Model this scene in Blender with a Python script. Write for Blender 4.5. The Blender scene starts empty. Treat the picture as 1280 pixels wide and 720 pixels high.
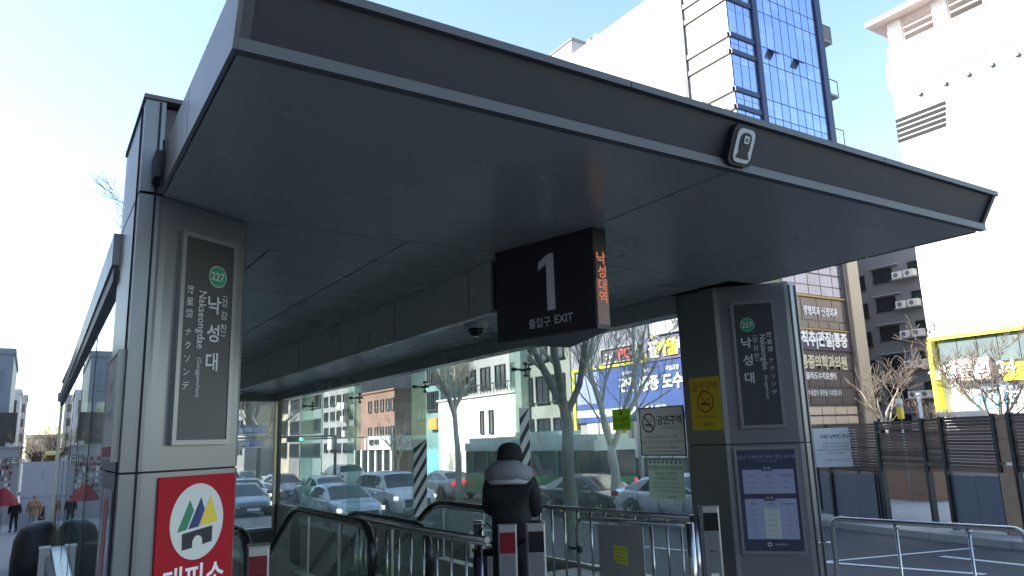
import bpy, bmesh, math, random
from mathutils import Vector, Matrix
R_ = math.radians
PI = math.pi
scene = bpy.context.scene
C = scene.collection

# ------------------------------------------------------------------ camera
cam_d = bpy.data.cameras.new("camera")
cam_d.sensor_width = 36.0
cam_d.lens = 925.0 / 1280.0 * 36.0
cam_d.clip_start = 0.05
cam_d.clip_end = 3000.0
cam = bpy.data.objects.new("camera", cam_d)
C.objects.link(cam)
Rm = ((0.84318387, 0.08048611, 0.53156623), (-0.53666338, 0.18511772, 0.82323985), (-0.03214295, -0.97941469, 0.19928222))
cam.matrix_world = Matrix(((Rm[0][0], -Rm[0][1], -Rm[0][2], 0), (Rm[1][0], -Rm[1][1], -Rm[1][2], 0), (Rm[2][0], -Rm[2][1], -Rm[2][2], 1.68), (0, 0, 0, 1)))
scene.camera = cam

# ------------------------------------------------------------------ world, sun, exposure
SUN_EL, SUN_AZ = 33.0, -62.0          # azimuth clockwise from +Y
w = bpy.data.worlds.new("World"); scene.world = w; w.use_nodes = True
nt = w.node_tree; nt.nodes.clear()
sky = nt.nodes.new("ShaderNodeTexSky"); sky.sky_type = 'NISHITA'; sky.sun_disc = False
sky.sun_elevation = R_(SUN_EL); sky.sun_rotation = R_(SUN_AZ); sky.air_density = 1.1; sky.dust_density = 0.45; sky.ozone_density = 0.8
bg = nt.nodes.new("ShaderNodeBackground"); bg.inputs[1].default_value = 0.135
ow = nt.nodes.new("ShaderNodeOutputWorld")
nt.links.new(sky.outputs[0], bg.inputs[0]); nt.links.new(bg.outputs[0], ow.inputs[0])
sd = bpy.data.lights.new("sun", 'SUN'); sd.energy = 4.6; sd.angle = R_(0.5); sd.color = (1.0, 0.95, 0.86)
so = bpy.data.objects.new("sun", sd); C.objects.link(so)
tos = Vector((math.sin(R_(SUN_AZ)) * math.cos(R_(SUN_EL)), math.cos(R_(SUN_AZ)) * math.cos(R_(SUN_EL)), math.sin(R_(SUN_EL))))
so.rotation_euler = tos.to_track_quat('Z', 'Y').to_euler(); so.location = tos * 80
scene.view_settings.view_transform = 'Standard'; scene.view_settings.look = 'None'
scene.view_settings.gamma = 1.0; scene.view_settings.exposure = 1.7
scene.render.engine = 'CYCLES'
scene.cycles.max_bounces = 8; scene.cycles.transparent_max_bounces = 24

# ------------------------------------------------------------------ materials
MATS = {}
def mat(name, col, rough=0.6, metal=0.0, var=0.08, vscale=6.0, bump=0.0, bscale=40.0, spec=0.5, emit=None, estr=1.0, coat=0.0, streak=False):
    if name in MATS: return MATS[name]
    m = bpy.data.materials.new(name); m.use_nodes = True; n = m.node_tree; n.nodes.clear()
    out = n.nodes.new("ShaderNodeOutputMaterial"); p = n.nodes.new("ShaderNodeBsdfPrincipled")
    n.links.new(p.outputs[0], out.inputs[0])
    p.inputs['Roughness'].default_value = rough; p.inputs['Metallic'].default_value = metal
    p.inputs['Specular IOR Level'].default_value = spec; p.inputs['Coat Weight'].default_value = coat
    tc = n.nodes.new("ShaderNodeTexCoord"); mp = n.nodes.new("ShaderNodeMapping")
    if streak: mp.inputs['Scale'].default_value = (1.0, 1.0, 0.12)
    n.links.new(tc.outputs['Object'], mp.inputs[0])
    nz = n.nodes.new("ShaderNodeTexNoise"); nz.inputs['Scale'].default_value = vscale; nz.inputs['Detail'].default_value = 6
    n.links.new(mp.outputs[0], nz.inputs['Vector'])
    mx = n.nodes.new("ShaderNodeMix"); mx.data_type = 'RGBA'
    mx.inputs[6].default_value = (*[max(0, c * (1 - var)) for c in col], 1); mx.inputs[7].default_value = (*[min(1, c * (1 + var)) for c in col], 1)
    n.links.new(nz.outputs['Fac'], mx.inputs[0]); n.links.new(mx.outputs[2], p.inputs['Base Color'])
    mr = n.nodes.new("ShaderNodeMapRange"); mr.inputs[3].default_value = max(0.02, rough - 0.07); mr.inputs[4].default_value = min(1, rough + 0.07)
    n.links.new(nz.outputs['Fac'], mr.inputs[0]); n.links.new(mr.outputs[0], p.inputs['Roughness'])
    if bump > 0:
        n2 = n.nodes.new("ShaderNodeTexNoise"); n2.inputs['Scale'].default_value = bscale; n2.inputs['Detail'].default_value = 5
        n.links.new(tc.outputs['Object'], n2.inputs['Vector'])
        b = n.nodes.new("ShaderNodeBump"); b.inputs['Strength'].default_value = bump; b.inputs['Distance'].default_value = 0.02
        n.links.new(n2.outputs['Fac'], b.inputs['Height']); n.links.new(b.outputs[0], p.inputs['Normal'])
    if emit:
        p.inputs['Emission Color'].default_value = (*emit, 1); p.inputs['Emission Strength'].default_value = estr
    MATS[name] = m; return m

def glassmat(name, tint=(0.86, 0.95, 0.92), refl=1.0, rough=0.01):
    if name in MATS: return MATS[name]
    m = bpy.data.materials.new(name); m.use_nodes = True; n = m.node_tree; n.nodes.clear()
    out = n.nodes.new("ShaderNodeOutputMaterial"); tr = n.nodes.new("ShaderNodeBsdfTransparent"); gl = n.nodes.new("ShaderNodeBsdfGlossy")
    tr.inputs[0].default_value = (*tint, 1); gl.inputs['Roughness'].default_value = rough; gl.inputs[0].default_value = (0.95, 1, 0.98, 1)
    fr = n.nodes.new("ShaderNodeFresnel"); fr.inputs[0].default_value = 1.5
    mu = n.nodes.new("ShaderNodeMath"); mu.operation = 'MULTIPLY'; mu.inputs[1].default_value = refl; mu.use_clamp = True
    # a film of dust on the pane, thickened to stand in for milky glare
    tc = n.nodes.new("ShaderNodeTexCoord"); nz = n.nodes.new("ShaderNodeTexNoise"); nz.inputs['Scale'].default_value = 2.2; nz.inputs['Detail'].default_value = 8
    n.links.new(tc.outputs['Object'], nz.inputs['Vector'])
    mr = n.nodes.new("ShaderNodeMapRange"); mr.inputs[1].default_value = 0.35; mr.inputs[2].default_value = 0.75; mr.inputs[3].default_value = 0.10; mr.inputs[4].default_value = 0.24
    n.links.new(nz.outputs['Fac'], mr.inputs[0])
    df = n.nodes.new("ShaderNodeBsdfDiffuse"); df.inputs[0].default_value = (0.55, 0.66, 0.62, 1)
    m1 = n.nodes.new("ShaderNodeMixShader"); m2 = n.nodes.new("ShaderNodeMixShader")
    ge = n.nodes.new("ShaderNodeNewGeometry"); mi = n.nodes.new("ShaderNodeMapRange"); mi.inputs[3].default_value = 1.5; mi.inputs[4].default_value = 1 / 1.5
    n.links.new(ge.outputs['Backfacing'], mi.inputs[0]); n.links.new(mi.outputs[0], fr.inputs[0])
    n.links.new(fr.outputs[0], mu.inputs[0]); n.links.new(mr.outputs[0], m1.inputs[0]); n.links.new(tr.outputs[0], m1.inputs[1]); n.links.new(df.outputs[0], m1.inputs[2])
    n.links.new(mu.outputs[0], m2.inputs[0]); n.links.new(m1.outputs[0], m2.inputs[1]); n.links.new(gl.outputs[0], m2.inputs[2])
    n.links.new(m2.outputs[0], out.inputs[0]); MATS[name] = m; return m

PANEL = mat("gray_metal_panel", (0.205, 0.21, 0.218), 0.30, 0.30, 0.06, 1.3, streak=True)
PANEL_D = mat("gray_metal_panel_dark", (0.052, 0.049, 0.056), 0.5, 0.05, 0.07, 1.1)
SOFFIT = mat("soffit_panel_metal", (0.37, 0.375, 0.345), 0.28, 0.15, 0.04, 0.8)
LIP = mat("lip_metal", (0.105, 0.098, 0.10), 0.5, 0.1, 0.06, 3)
GAP = mat("joint_black", (0.012, 0.012, 0.014), 0.8)
DARK = mat("dark_frame", (0.035, 0.037, 0.042), 0.4, 0.4)
STEEL = mat("stainless_steel", (0.48, 0.48, 0.49), 0.22, 1.0, 0.08, 9)
STEEL_M = mat("stainless_matt", (0.42, 0.42, 0.42), 0.38, 0.9, 0.08, 7)
FRAME = mat('frame_silver', (0.26, 0.26, 0.265), 0.35, 0.4, 0.05, 3)
SIGNBLK = mat("sign_black", (0.022, 0.022, 0.027), 0.45, 0.0, 0.15, 3)
SIGNGRY = mat("sign_charcoal", (0.05, 0.052, 0.058), 0.42, 0.0, 0.1, 2)
LETTER = mat("letter_white", (0.62, 0.62, 0.64), 0.5)
LETTERB = mat("letter_bright", (0.85, 0.85, 0.85), 0.5)
BLACKINK = mat("ink_black", (0.02, 0.02, 0.025), 0.6)
GREYINK = mat("ink_grey", (0.16, 0.16, 0.17), 0.6)
BROWNINK = mat("ink_brown", (0.10, 0.045, 0.03), 0.6)
def papermat(name, col):
    m = mat(name, col, 0.6, 0, 0.06, 5); n = m.node_tree; p = [q for q in n.nodes if q.type == 'BSDF_PRINCIPLED'][0]; out = [q for q in n.nodes if q.type == 'OUTPUT_MATERIAL'][0]
    tl = n.nodes.new("ShaderNodeBsdfTranslucent"); tl.inputs[0].default_value = (*col, 1); mx = n.nodes.new("ShaderNodeMixShader"); mx.inputs[0].default_value = 0.5
    n.links.new(p.outputs[0], mx.inputs[1]); n.links.new(tl.outputs[0], mx.inputs[2]); n.links.new(mx.outputs[0], out.inputs[0]); return m
PAPERW = papermat("translucent_board", (0.72, 0.70, 0.67)); PAPERL = papermat("translucent_lime", (0.5, 0.68, 0.05)); PAPERG = papermat("paper_green", (.70, .76, .68))
FLOOR = mat("granite_floor", (0.40, 0.39, 0.37), 0.55, 0, 0.12, 9, 0.1, 60)
RED = mat("sign_red", (0.40, 0.004, 0.014), 0.6, 0, 0.05, 3, spec=0.25)
WHITE = mat("white_paint", (0.74, 0.74, 0.73), 0.5, 0, 0.05, 4)
OFFW = mat("offwhite_board", (0.68, 0.66, 0.63), 0.6, 0, 0.06, 5)
CREAMC = mat("cream_disc", (0.66, 0.66, 0.6), 0.5)
GREEN = mat("sign_green", (0.02, 0.30, 0.16), 0.45)
DKGREEN = mat("triangle_green", (0.01, 0.20, 0.09), 0.5)
NAVY = mat("triangle_navy", (0.02, 0.025, 0.16), 0.5)
YELLOW = mat("sign_yellow", (0.80, 0.58, 0.03), 0.5, 0, 0.06, 5)
YGREEN = mat("sticker_lime", (0.45, 0.62, 0.03), 0.5, 0, 0.06, 5)
LIME = mat("frame_lime", (0.80, 0.76, 0.05), 0.5)
LED = mat("led_orange", (0.2, 0.03, 0.01), 0.6, emit=(1.0, 0.30, 0.12), estr=0.17)
LEDOFF = mat("led_screen_pale", (0.30, 0.17, 0.13), 0.5, 0, 0.4, 30)
RUBBER = mat("handrail_rubber", (0.014, 0.014, 0.016), 0.28)
GLASS = glassmat("wall_glass", (0.93, 0.97, 0.95))
GLASS_F = glassmat("fin_glass", (0.82, 0.93, 0.89), 1.2)
GLASS_E = glassmat("escalator_glass", (0.80, 0.90, 0.86), 1.7)
CONC = mat("concrete", (0.28, 0.28, 0.27), 0.8, 0, 0.15, 3, 0.3)
ASPH = mat("asphalt", (0.052, 0.053, 0.058), 0.85, 0, 0.25, 0.8, 0.5, 60)
PAVE = mat("pavement", (0.30, 0.29, 0.28), 0.85, 0, 0.18, 1.2, 0.3, 30)
LINE = mat("road_paint", (0.62, 0.62, 0.6), 0.7, 0, 0.25, 5)
BWHITE = mat("building_white", (0.80, 0.79, 0.77), 0.6, 0, 0.03, 0.3, streak=True)
BGREY = mat("building_grey", (0.19, 0.19, 0.205), 0.85, 0, 0.14, 0.35, 0.2, 3, streak=True)
BMID = mat("building_midgrey", (0.30, 0.31, 0.33), 0.8, 0, 0.10, 0.3, streak=True)
BBLUE = mat("building_bluegrey", (0.16, 0.20, 0.25), 0.5, 0, 0.10, 0.3, streak=True)
BBRICK = mat("building_brick", (0.29, 0.17, 0.135), 0.85, 0, 0.15, 1.2, 0.3, 12)
BBEIGE = mat("building_beige", (0.48, 0.42, 0.34), 0.8, 0, 0.10, 0.6)
BBROWN = mat("building_brown_glass", (0.15, 0.125, 0.12), 0.28, 0.2, 0.10, 0.5)
BPURP = mat("sign_plum", (0.09, 0.07, 0.12), 0.5)
WINDK = mat("window_dark", (0.03, 0.036, 0.045), 0.12, 0.0, 0.3, 0.7)
WINBL = mat("window_blue", (0.36, 0.47, 0.78), 0.08, 0.75, 0.10, 0.35)
WINBL2 = mat("window_blue_pale", (0.42, 0.53, 0.80), 0.10, 0.7, 0.22, 0.5)
MULL = mat("mullion_navy", (0.035, 0.045, 0.09), 0.4, 0.3)
BLUES = mat("sign_blue", (0.04, 0.085, 0.30), 0.55, 0, 0.12, 0.7)
BLUEL = mat("sign_blue_light", (0.30, 0.36, 0.68), 0.55)
SKYB = mat("sign_skyblue", (0.16, 0.48, 0.66), 0.55)
ROADBLUE = mat("road_sign_blue", (0.02, 0.05, 0.30), 0.5)
WOOD = mat("slat_wood", (0.15, 0.105, 0.08), 0.75, 0, 0.3, 5, 0.3, 30)
WOOD2 = mat("slat_wood_dark", (0.085, 0.062, 0.05), 0.75, 0, 0.3, 5, 0.3, 30)
WOOD3 = mat("slat_wood_mid", (0.20, 0.14, 0.105), 0.75, 0, 0.3, 5, 0.3, 30)
WOOD_SUN = mat("slat_wood_sunlit", (0.36, 0.24, 0.16), 0.75, 0, 0.2, 5)  # lighter wood stands in for a sun patch on one fence bay
BARK_L = mat("bark_pale", (0.50, 0.47, 0.40), 0.9, 0, 0.45, 5.0, 0.6, 14)
BARK_D = mat("bark_dark", (0.15, 0.135, 0.115), 0.9, 0, 0.3, 6, 0.6, 14)
TWIG = mat("twig", (0.20, 0.16, 0.12), 0.9)
TIRE = mat("tyre", (0.02, 0.02, 0.02), 0.8)
CGLASS = mat("car_glass", (0.03, 0.038, 0.045), 0.06, 0.0, 0.1, 1, spec=0.9)
TAILR = mat("tail_red", (0.5, 0.01, 0.02), 0.25, emit=(1, 0.03, 0.08), estr=0.9)
HEADL = mat("headlight", (0.8, 0.82, 0.85), 0.12, emit=(1, 1, 0.95), estr=0.7)
HEADOFF = mat("headlight_unlit", (0.7, 0.72, 0.75), 0.12)
SKIN = mat("skin", (0.5, 0.31, 0.23), 0.55)
COAT = mat("black_coat", (0.009, 0.009, 0.011), 0.8, 0, 0.3, 12, 0.5, 26)
HOODG = mat("grey_hood", (0.24, 0.245, 0.255), 0.9, 0, 0.2, 15, 0.6, 40)
BEANIE = mat("dark_beanie", (0.018, 0.019, 0.021), 0.95, 0, 0.3, 30, 0.9, 90)
DENIM = mat("dark_trousers", (0.02, 0.022, 0.03), 0.85)

# ------------------------------------------------------------------ mesh kit
class MB:
    def __init__(s): s.v = []; s.f = []; s.m = []; s.smooth = []
    def face(s, idx, m=0, sm=False): s.f.append(tuple(idx)); s.m.append(m); s.smooth.append(sm)
    def quad(s, a, b, c, d, m=0):
        i = len(s.v); s.v += [a, b, c, d]; s.face((i, i + 1, i + 2, i + 3), m)
    def box(s, x0, x1, y0, y1, z0, z1, m=0, ch=0.0):
        if ch > 0:
            c = min(ch, abs(x1 - x0) / 2.2, abs(y1 - y0) / 2.2)
            s.prism([(x0 + c, y0), (x1 - c, y0), (x1, y0 + c), (x1, y1 - c), (x1 - c, y1), (x0 + c, y1), (x0, y1 - c), (x0, y0 + c)], z0, z1, m); return s
        i = len(s.v)
        s.v += [(x, y, z) for z in (z0, z1) for y in (y0, y1) for x in (x0, x1)]
        for q in ((0, 2, 3, 1), (4, 5, 7, 6), (0, 1, 5, 4), (2, 6, 7, 3), (0, 4, 6, 2), (1, 3, 7, 5)): s.face([i + k for k in q], m)
        return s
    def prism(s, poly, z0, z1, m=0):        # poly ccw in xy
        n = len(poly); i = len(s.v)
        s.v += [(p[0], p[1], z0) for p in poly] + [(p[0], p[1], z1) for p in poly]
        s.face([i + k for k in range(n)][::-1], m); s.face([i + n + k for k in range(n)], m)
        for k in range(n): s.face((i + k, i + (k + 1) % n, i + n + (k + 1) % n, i + n + k), m)
        return s
    def plate(s, poly, y0, y1, m=0):        # poly in xz, extruded in y (y0 front)
        n = len(poly); i = len(s.v)
        s.v += [(p[0], y0, p[1]) for p in poly] + [(p[0], y1, p[1]) for p in poly]
        s.face([i + k for k in range(n)], m); s.face([i + n + k for k in range(n)][::-1], m)
        for k in range(n): s.face((i + (k + 1) % n, i + k, i + n + k, i + n + (k + 1) % n), m)
        return s
    def tube(s, pts, r, seg=10, m=0, cap=True, flat=None):
        pts = [Vector(p) for p in pts]; n = len(pts); rr = r if hasattr(r, '__len__') else [r] * n
        i0 = len(s.v); up = None
        for k, p in enumerate(pts):
            t = (pts[min(k + 1, n - 1)] - pts[max(k - 1, 0)]).normalized()
            if up is None:
                up = Vector((0, 0, 1)) if abs(t.z) < 0.9 else Vector((1, 0, 0))
            a = t.cross(up).normalized(); up = a.cross(t).normalized()
            fx, fz = flat if flat else (1, 1)
            for j in range(seg):
                an = 2 * PI * j / seg; q = p + a * math.cos(an) * rr[k] * fx + up * math.sin(an) * rr[k] * fz
                s.v.append(tuple(q))
        for k in range(n - 1):
            for j in range(seg):
                a0 = i0 + k * seg + j; a1 = i0 + k * seg + (j + 1) % seg
                s.face((a0, a0 + seg, a1 + seg, a1), m, True)
        if cap:
            s.face([i0 + j for j in range(seg)], m); s.face([i0 + (n - 1) * seg + j for j in range(seg)][::-1], m)
        return s
    def loft(s, rings, seg=20, m=0, sm=True):   # rings: (cx,cy,cz,rx,ry[,power])
        i0 = len(s.v)
        for rg in rings:
            cx, cy, cz, rx, ry = rg[:5]; pw = rg[5] if len(rg) > 5 else 1.0
            for j in range(seg):
                an = 2 * PI * j / seg; cs, sn = math.cos(an), math.sin(an)
                s.v.append((cx + rx * math.copysign(abs(cs) ** pw, cs), cy + ry * math.copysign(abs(sn) ** pw, sn), cz))
        n = len(rings)
        for k in range(n - 1):
            for j in range(seg):
                a0 = i0 + k * seg + j; a1 = i0 + k * seg + (j + 1) % seg
                s.face((a0, a1, a1 + seg, a0 + seg), m, sm)
        s.face([i0 + j for j in range(seg)][::-1], m, sm); s.face([i0 + (n - 1) * seg + j for j in range(seg)], m, sm)
        return s
    def disc(s, x, z, r, y0, y1, m=0, seg=32, rz=None):
        return s.plate([(x + r * math.cos(2 * PI * k / seg), z + (rz or r) * math.sin(2 * PI * k / seg)) for k in range(seg)], y0, y1, m)
    def ring(s, x, z, r0, r1, y, m=0, seg=32):
        i = len(s.v)
        for k in range(seg):
            a = 2 * PI * k / seg
            s.v += [(x + r0 * math.cos(a), y, z + r0 * math.sin(a)), (x + r1 * math.cos(a), y, z + r1 * math.sin(a))]
        for k in range(seg):
            a = i + 2 * k; b = i + 2 * ((k + 1) % seg); s.face((a, a + 1, b + 1, b), m)
        return s
    def mesh(s, name, mats):
        me = bpy.data.meshes.new(name); me.from_pydata([tuple(v) for v in s.v], [], s.f)
        for m in (mats if isinstance(mats, (list, tuple)) else [mats]): me.materials.append(m)
        me.polygons.foreach_set('material_index', s.m); me.polygons.foreach_set('use_smooth', s.smooth)
        me.update(); return me

def link(name, me, parent=None, loc=(0, 0, 0), rotz=0.0, kind=None, label=None):
    o = bpy.data.objects.new(name, me); C.objects.link(o); o.location = loc; o.rotation_euler = (0, 0, rotz)
    if parent: o.parent = parent
    if kind: o['kind'] = kind
    if label: o['label'] = label
    return o
def part(name, mb, mats, parent, loc=(0, 0, 0), rotz=0.0, **k): return link(name, mb.mesh(name, mats), parent, loc, rotz, **k)
def thing(name, label, cat, loc=(0, 0, 0), rotz=0.0, group=None):
    o = bpy.data.objects.new(name, None); C.objects.link(o); o.location = loc; o.rotation_euler = (0, 0, rotz)
    o.empty_display_size = 0.2; o['label'] = label; o['category'] = cat
    if group: o['group'] = group
    return o
def struct(name, mb, mats, loc=(0, 0, 0)):
    o = part(name, mb, mats, None, loc); o['kind'] = 'structure'; return o
def dup(root, loc, rotz=None, label=None, parent=None):
    r = root.copy(); C.objects.link(r); r.location = loc
    if rotz is not None: r.rotation_euler = (0, 0, rotz)
    if label: r['label'] = label
    def rec(src, dst):
        for ch in list(KIDS.get(src.name, [])) or [c for c in src.children]:
            c = ch.copy(); C.objects.link(c); c.parent = dst; rec(ch, c)
    rec(root, r); return r
KIDS = {}

def txt(parent, body, size, m, x, z, y=-0.004, align='CENTER', rot=0.0, bold=0.0, sx=1.0, ext=0.0, name='lettering', line=1.0, valign='CENTER', loc=(0, 0, 0), rotz=0.0):
    o = bpy.data.objects.new(name, EMPTYMESH); C.objects.link(o); o.location = loc; o.rotation_euler = (0, 0, rotz)
    if parent: o.parent = parent
    q = min((0.0, .006, .018, .035), key=lambda b_: abs(b_ - bold))
    TEXTS.setdefault((q, ext > 0), []).append((o, body, size, m, x, z, y, align, rot, sx, name)); return o
EMPTYMESH = bpy.data.meshes.new('blank')
LATER = []
TEXTS = {}
def finish_later():
    """all lettering is laid out in a few tall text blocks, evaluated once, and cut into one mesh per string; skins become plain meshes"""
    tmps = []; LS = 4.0
    for (bold, ext), items in TEXTS.items():
        uniq = sorted({it[1] for it in items})
        cu = bpy.data.curves.new('lettering', 'FONT'); cu.body = '\n'.join(uniq); cu.size = 1.0; cu.space_line = LS; cu.offset = bold; cu.resolution_u = 2; cu.align_x = 'LEFT'; cu.align_y = 'TOP_BASELINE'
        if ext: cu.extrude = .03
        tmp = bpy.data.objects.new('lettering', cu); C.objects.link(tmp); tmps.append((tmp, uniq, items))
    bpy.context.view_layer.update(); dg = bpy.context.evaluated_depsgraph_get(); out = []
    for tmp, o, fix, name in LATER: out.append(bpy.data.meshes.new_from_object(tmp.evaluated_get(dg)))
    for tmp, uniq, items in tmps:
        me = bpy.data.meshes.new_from_object(tmp.evaluated_get(dg)); V = [v.co.copy() for v in me.vertices]
        band = [int(round((.35 - v.y) / LS)) for v in V]; faces = {}
        for p in me.polygons: faces.setdefault(band[p.vertices[0]], []).append(tuple(p.vertices))
        made = {}
        for k, body in enumerate(uniq):
            fs = faces.get(k, []); ids = sorted({a for f in fs for a in f}); mp_ = {a: i for i, a in enumerate(ids)}
            made[body] = ([V[a] + Vector((0, k * LS, 0)) for a in ids], [tuple(mp_[a] for a in f) for f in fs])
        for (o, body, size, m, x, z, y, align, rot, sx, name) in items:
            vs, fs = made[body]
            if not vs: continue
            x0 = min(v.x for v in vs); x1 = max(v.x for v in vs); y0 = min(v.y for v in vs); y1 = max(v.y for v in vs)
            cx = (x0 + x1) / 2 if align == 'CENTER' else x0; cy = (y0 + y1) / 2; ca, sa = math.cos(rot), math.sin(rot); out_v = []
            for v in vs:
                a = (v.x - cx) * size * sx; b = (v.y - cy) * size; out_v.append((x + a * ca - b * sa, y - v.z * size, z + a * sa + b * ca))
            nm = bpy.data.meshes.new(name); nm.from_pydata(out_v, [], fs); nm.materials.append(m); o.data = nm
        bpy.data.meshes.remove(me); bpy.data.objects.remove(tmp)
    for (tmp, o, fix, name), me in zip(LATER, out):
        me.name = name; fix(me); o.data = me
    for tmp, o, fix, name in LATER: bpy.data.objects.remove(tmp)

def nosmoke(parent, x, z, r, y, ringm, inkm):
    mb = MB(); mb.ring(x, z, r * 0.84, r, y)
    a = R_(-45); d = (math.cos(a), math.sin(a)); nrm = (-d[1], d[0]); t = r * 0.08; L = r * 0.9
    mb.plate([(x - d[0] * L - nrm[0] * t, z - d[1] * L - nrm[1] * t), (x + d[0] * L - nrm[0] * t, z + d[1] * L - nrm[1] * t), (x + d[0] * L + nrm[0] * t, z + d[1] * L + nrm[1] * t), (x - d[0] * L + nrm[0] * t, z - d[1] * L + nrm[1] * t)], y - 0.0012, y - 0.0006)
    part('prohibition_ring', mb, ringm, parent)
    m2 = MB(); m2.plate([(x - r * .55, z - r * .3), (x + r * .35, z - r * .3), (x + r * .35, z - r * .12), (x - r * .55, z - r * .12)], y - .0004, y)
    m2.plate([(x + r * .42, z - r * .3), (x + r * .58, z - r * .3), (x + r * .58, z - r * .12), (x + r * .42, z - r * .12)], y - .0004, y)
    m2.plate([(x + r * .35, z), (x + r * .45, z), (x + r * .3, z + r * .4), (x + r * .2, z + r * .4)], y - .0004, y)
    part('cigarette_symbol', m2, inkm, parent)

# camera-space helper used only to compute where things stand from measured directions
def at_depth(u, v, D):
    d = Vector((u - 640.0, v - 360.0, 925.0)); d = Vector([sum(Rm[i][j] * d[j] for j in range(3)) for i in range(3)])
    return d * (D / 925.0) + Vector((0, 0, 1.68))

# ------------------------------------------------------------------ ground
def smooth(a, b, t):
    t = max(0, min(1, (t - a) / (b - a))); return t * t * (3 - 2 * t)
def G(x, y):
    yy = max(0.0, y)
    left = -0.1 - 0.046 * min(yy, 90) - 0.01 * max(0, min(yy, 200) - 90)
    road = -0.1 - 1.35 * (1 - math.exp(-yy / 17.0)) - 0.012 * max(0, yy - 50)
    road = max(road, -4.5)
    return left + (road - left) * smooth(2.5, 7.0, x)
def sheet(xs, ys, dz, hole=None):
    mb = MB(); nx = len(xs)
    for y in ys:
        for x in xs: mb.v.append((x, y, G(x, y) + dz))
    for j in range(len(ys) - 1):
        for i in range(nx - 1):
            cx = (xs[i] + xs[i + 1]) / 2; cy = (ys[j] + ys[j + 1]) / 2
            if hole and hole[0] < cx < hole[1] and hole[2] < cy < hole[3]: continue
            a = j * nx + i; mb.face((a, a + 1, a + nx + 1, a + nx), 0, True)
    return mb
def rng(a, b, n): return [a + (b - a) * i / n for i in range(n + 1)]
xs = [-900, -300, -100, -40, -20, -10, -5, -2, 0.36] + rng(1.0, 6.0, 6) + [6.5] + rng(7, 30, 14) + [40, 60, 100, 300, 900]
ys = [-900, -200, -60, -20, -8, 0, 2, 4, 8.0] + rng(10, 22, 8) + [22.9] + rng(25, 90, 20) + [120, 160, 250, 500, 1500]
struct('ground', sheet(xs, ys, -0.006, (0.36, 6.5, 8.0, 22.9)), ASPH)

def slab(name, poly_x0, poly_x1, y0, y1, h, m, n=40, hole=None):
    """raised pavement with kerb face; x edges are functions of y"""
    mb = MB(); yy = rng(y0, y1, n); 
    for y in yy:
        xa, xb = poly_x0(y), poly_x1(y)
        for k in range(5):
            x = xa + (xb - xa) * k / 4; mb.v.append((x, y, G(x, y) + h))
        mb.v.append((xa, y, G(xa, y) - .05)); mb.v.append((xb, y, G(xb, y) - .05))
    for j in range(n):
        a = j * 7; b = a + 7
        for k in range(4): mb.face((a + k, a + k + 1, b + k + 1, b + k))
        mb.face((a + 5, a, b, b + 5)); mb.face((a + 4, a + 6, b + 6, b + 4))
    return struct(name, mb, m)
slab('pavement', lambda y: -7.5, lambda y: 0.34, -20, 95, 0.10, PAVE, 60)
slab('pavement', lambda y: 6.52, lambda y: 8.6, -20, 95, 0.12, PAVE, 60)
def far_kerb(y):  # line through (16.07,7.23) and (19.08,13.86)
    return 15.3 + 0.454 * (y - 7.23) if y < 20.5 else 21.33
slab('pavement', far_kerb, lambda y: 24.4 if y > 18 else 45.0, -16, 18.0, 0.12, PAVE, 40)
slab('pavement', far_kerb, lambda y: 24.4, 18.0, 110, 0.12, PAVE, 60)
# kerb stones of the far pavement
kt = MB()
for k in range(44):
    y = -6 + k; xa, xb = far_kerb(y), far_kerb(y + .985)
    kt.v += [(xa - .16, y, G(xa, y) - .02), (xb - .16, y + .985, G(xb, y + 1) - .02), (xb, y + .985, G(xb, y + 1) - .02), (xa, y, G(xa, y) - .02),
             (xa - .16, y, G(xa, y) + .135), (xb - .16, y + .985, G(xb, y + 1) + .135), (xb + .02, y + .985, G(xb, y + 1) + .135), (xa + .02, y, G(xa, y) + .135)]
    i = len(kt.v) - 8
    for q in ((4, 7, 6, 5), (0, 4, 5, 1), (0, 3, 7, 4), (1, 5, 6, 2)): kt.face([i + j for j in q])
struct('kerb', kt, CONC)
# lane paint
def stripe(pts, wd, m=LINE, name='lane_marking'):
    mb = MB()
    for (xa, ya, xb, yb) in pts:
        n = max(1, int(math.hypot(xb - xa, yb - ya) / 1.5)); dx, dy = xb - xa, yb - ya; L = math.hypot(dx, dy); nx, ny = -dy / L * wd / 2, dx / L * wd / 2
        i = len(mb.v)
        for k in range(n + 1):
            x = xa + dx * k / n; y = ya + dy * k / n
            mb.v += [(x - nx, y - ny, G(x - nx, y - ny) + 0.004), (x + nx, y + ny, G(x + nx, y + ny) + 0.004)]
        for k in range(n): mb.face((i + 2 * k, i + 2 * k + 2, i + 2 * k + 3, i + 2 * k + 1))
    struct(name, mb, m)
stripe([(12.0, y, 12.0, y + 3) for y in range(-6, 80, 6)], 0.14)
stripe([(9.0, -10, 9.0, 80)], 0.12)
stripe([(12.9, 5.2, 13.6, 7.5), (11.9, 8.8, 14.9, 7.6)], 0.13)
stripe([(15.2, y, 15.2, y + 3) for y in range(12, 80, 6)], 0.14)
stripe([(17.6, 16, 17.6, 80)], 0.15, YELLOW)
stripe([(-3.5 + k * 1.1, 27.4, -3.5 + k * 1.1, 31.5) for k in range(4)], 0.45)
stripe([(-4.0, 33.0, 6.6, 33.0)], 0.35)

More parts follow.
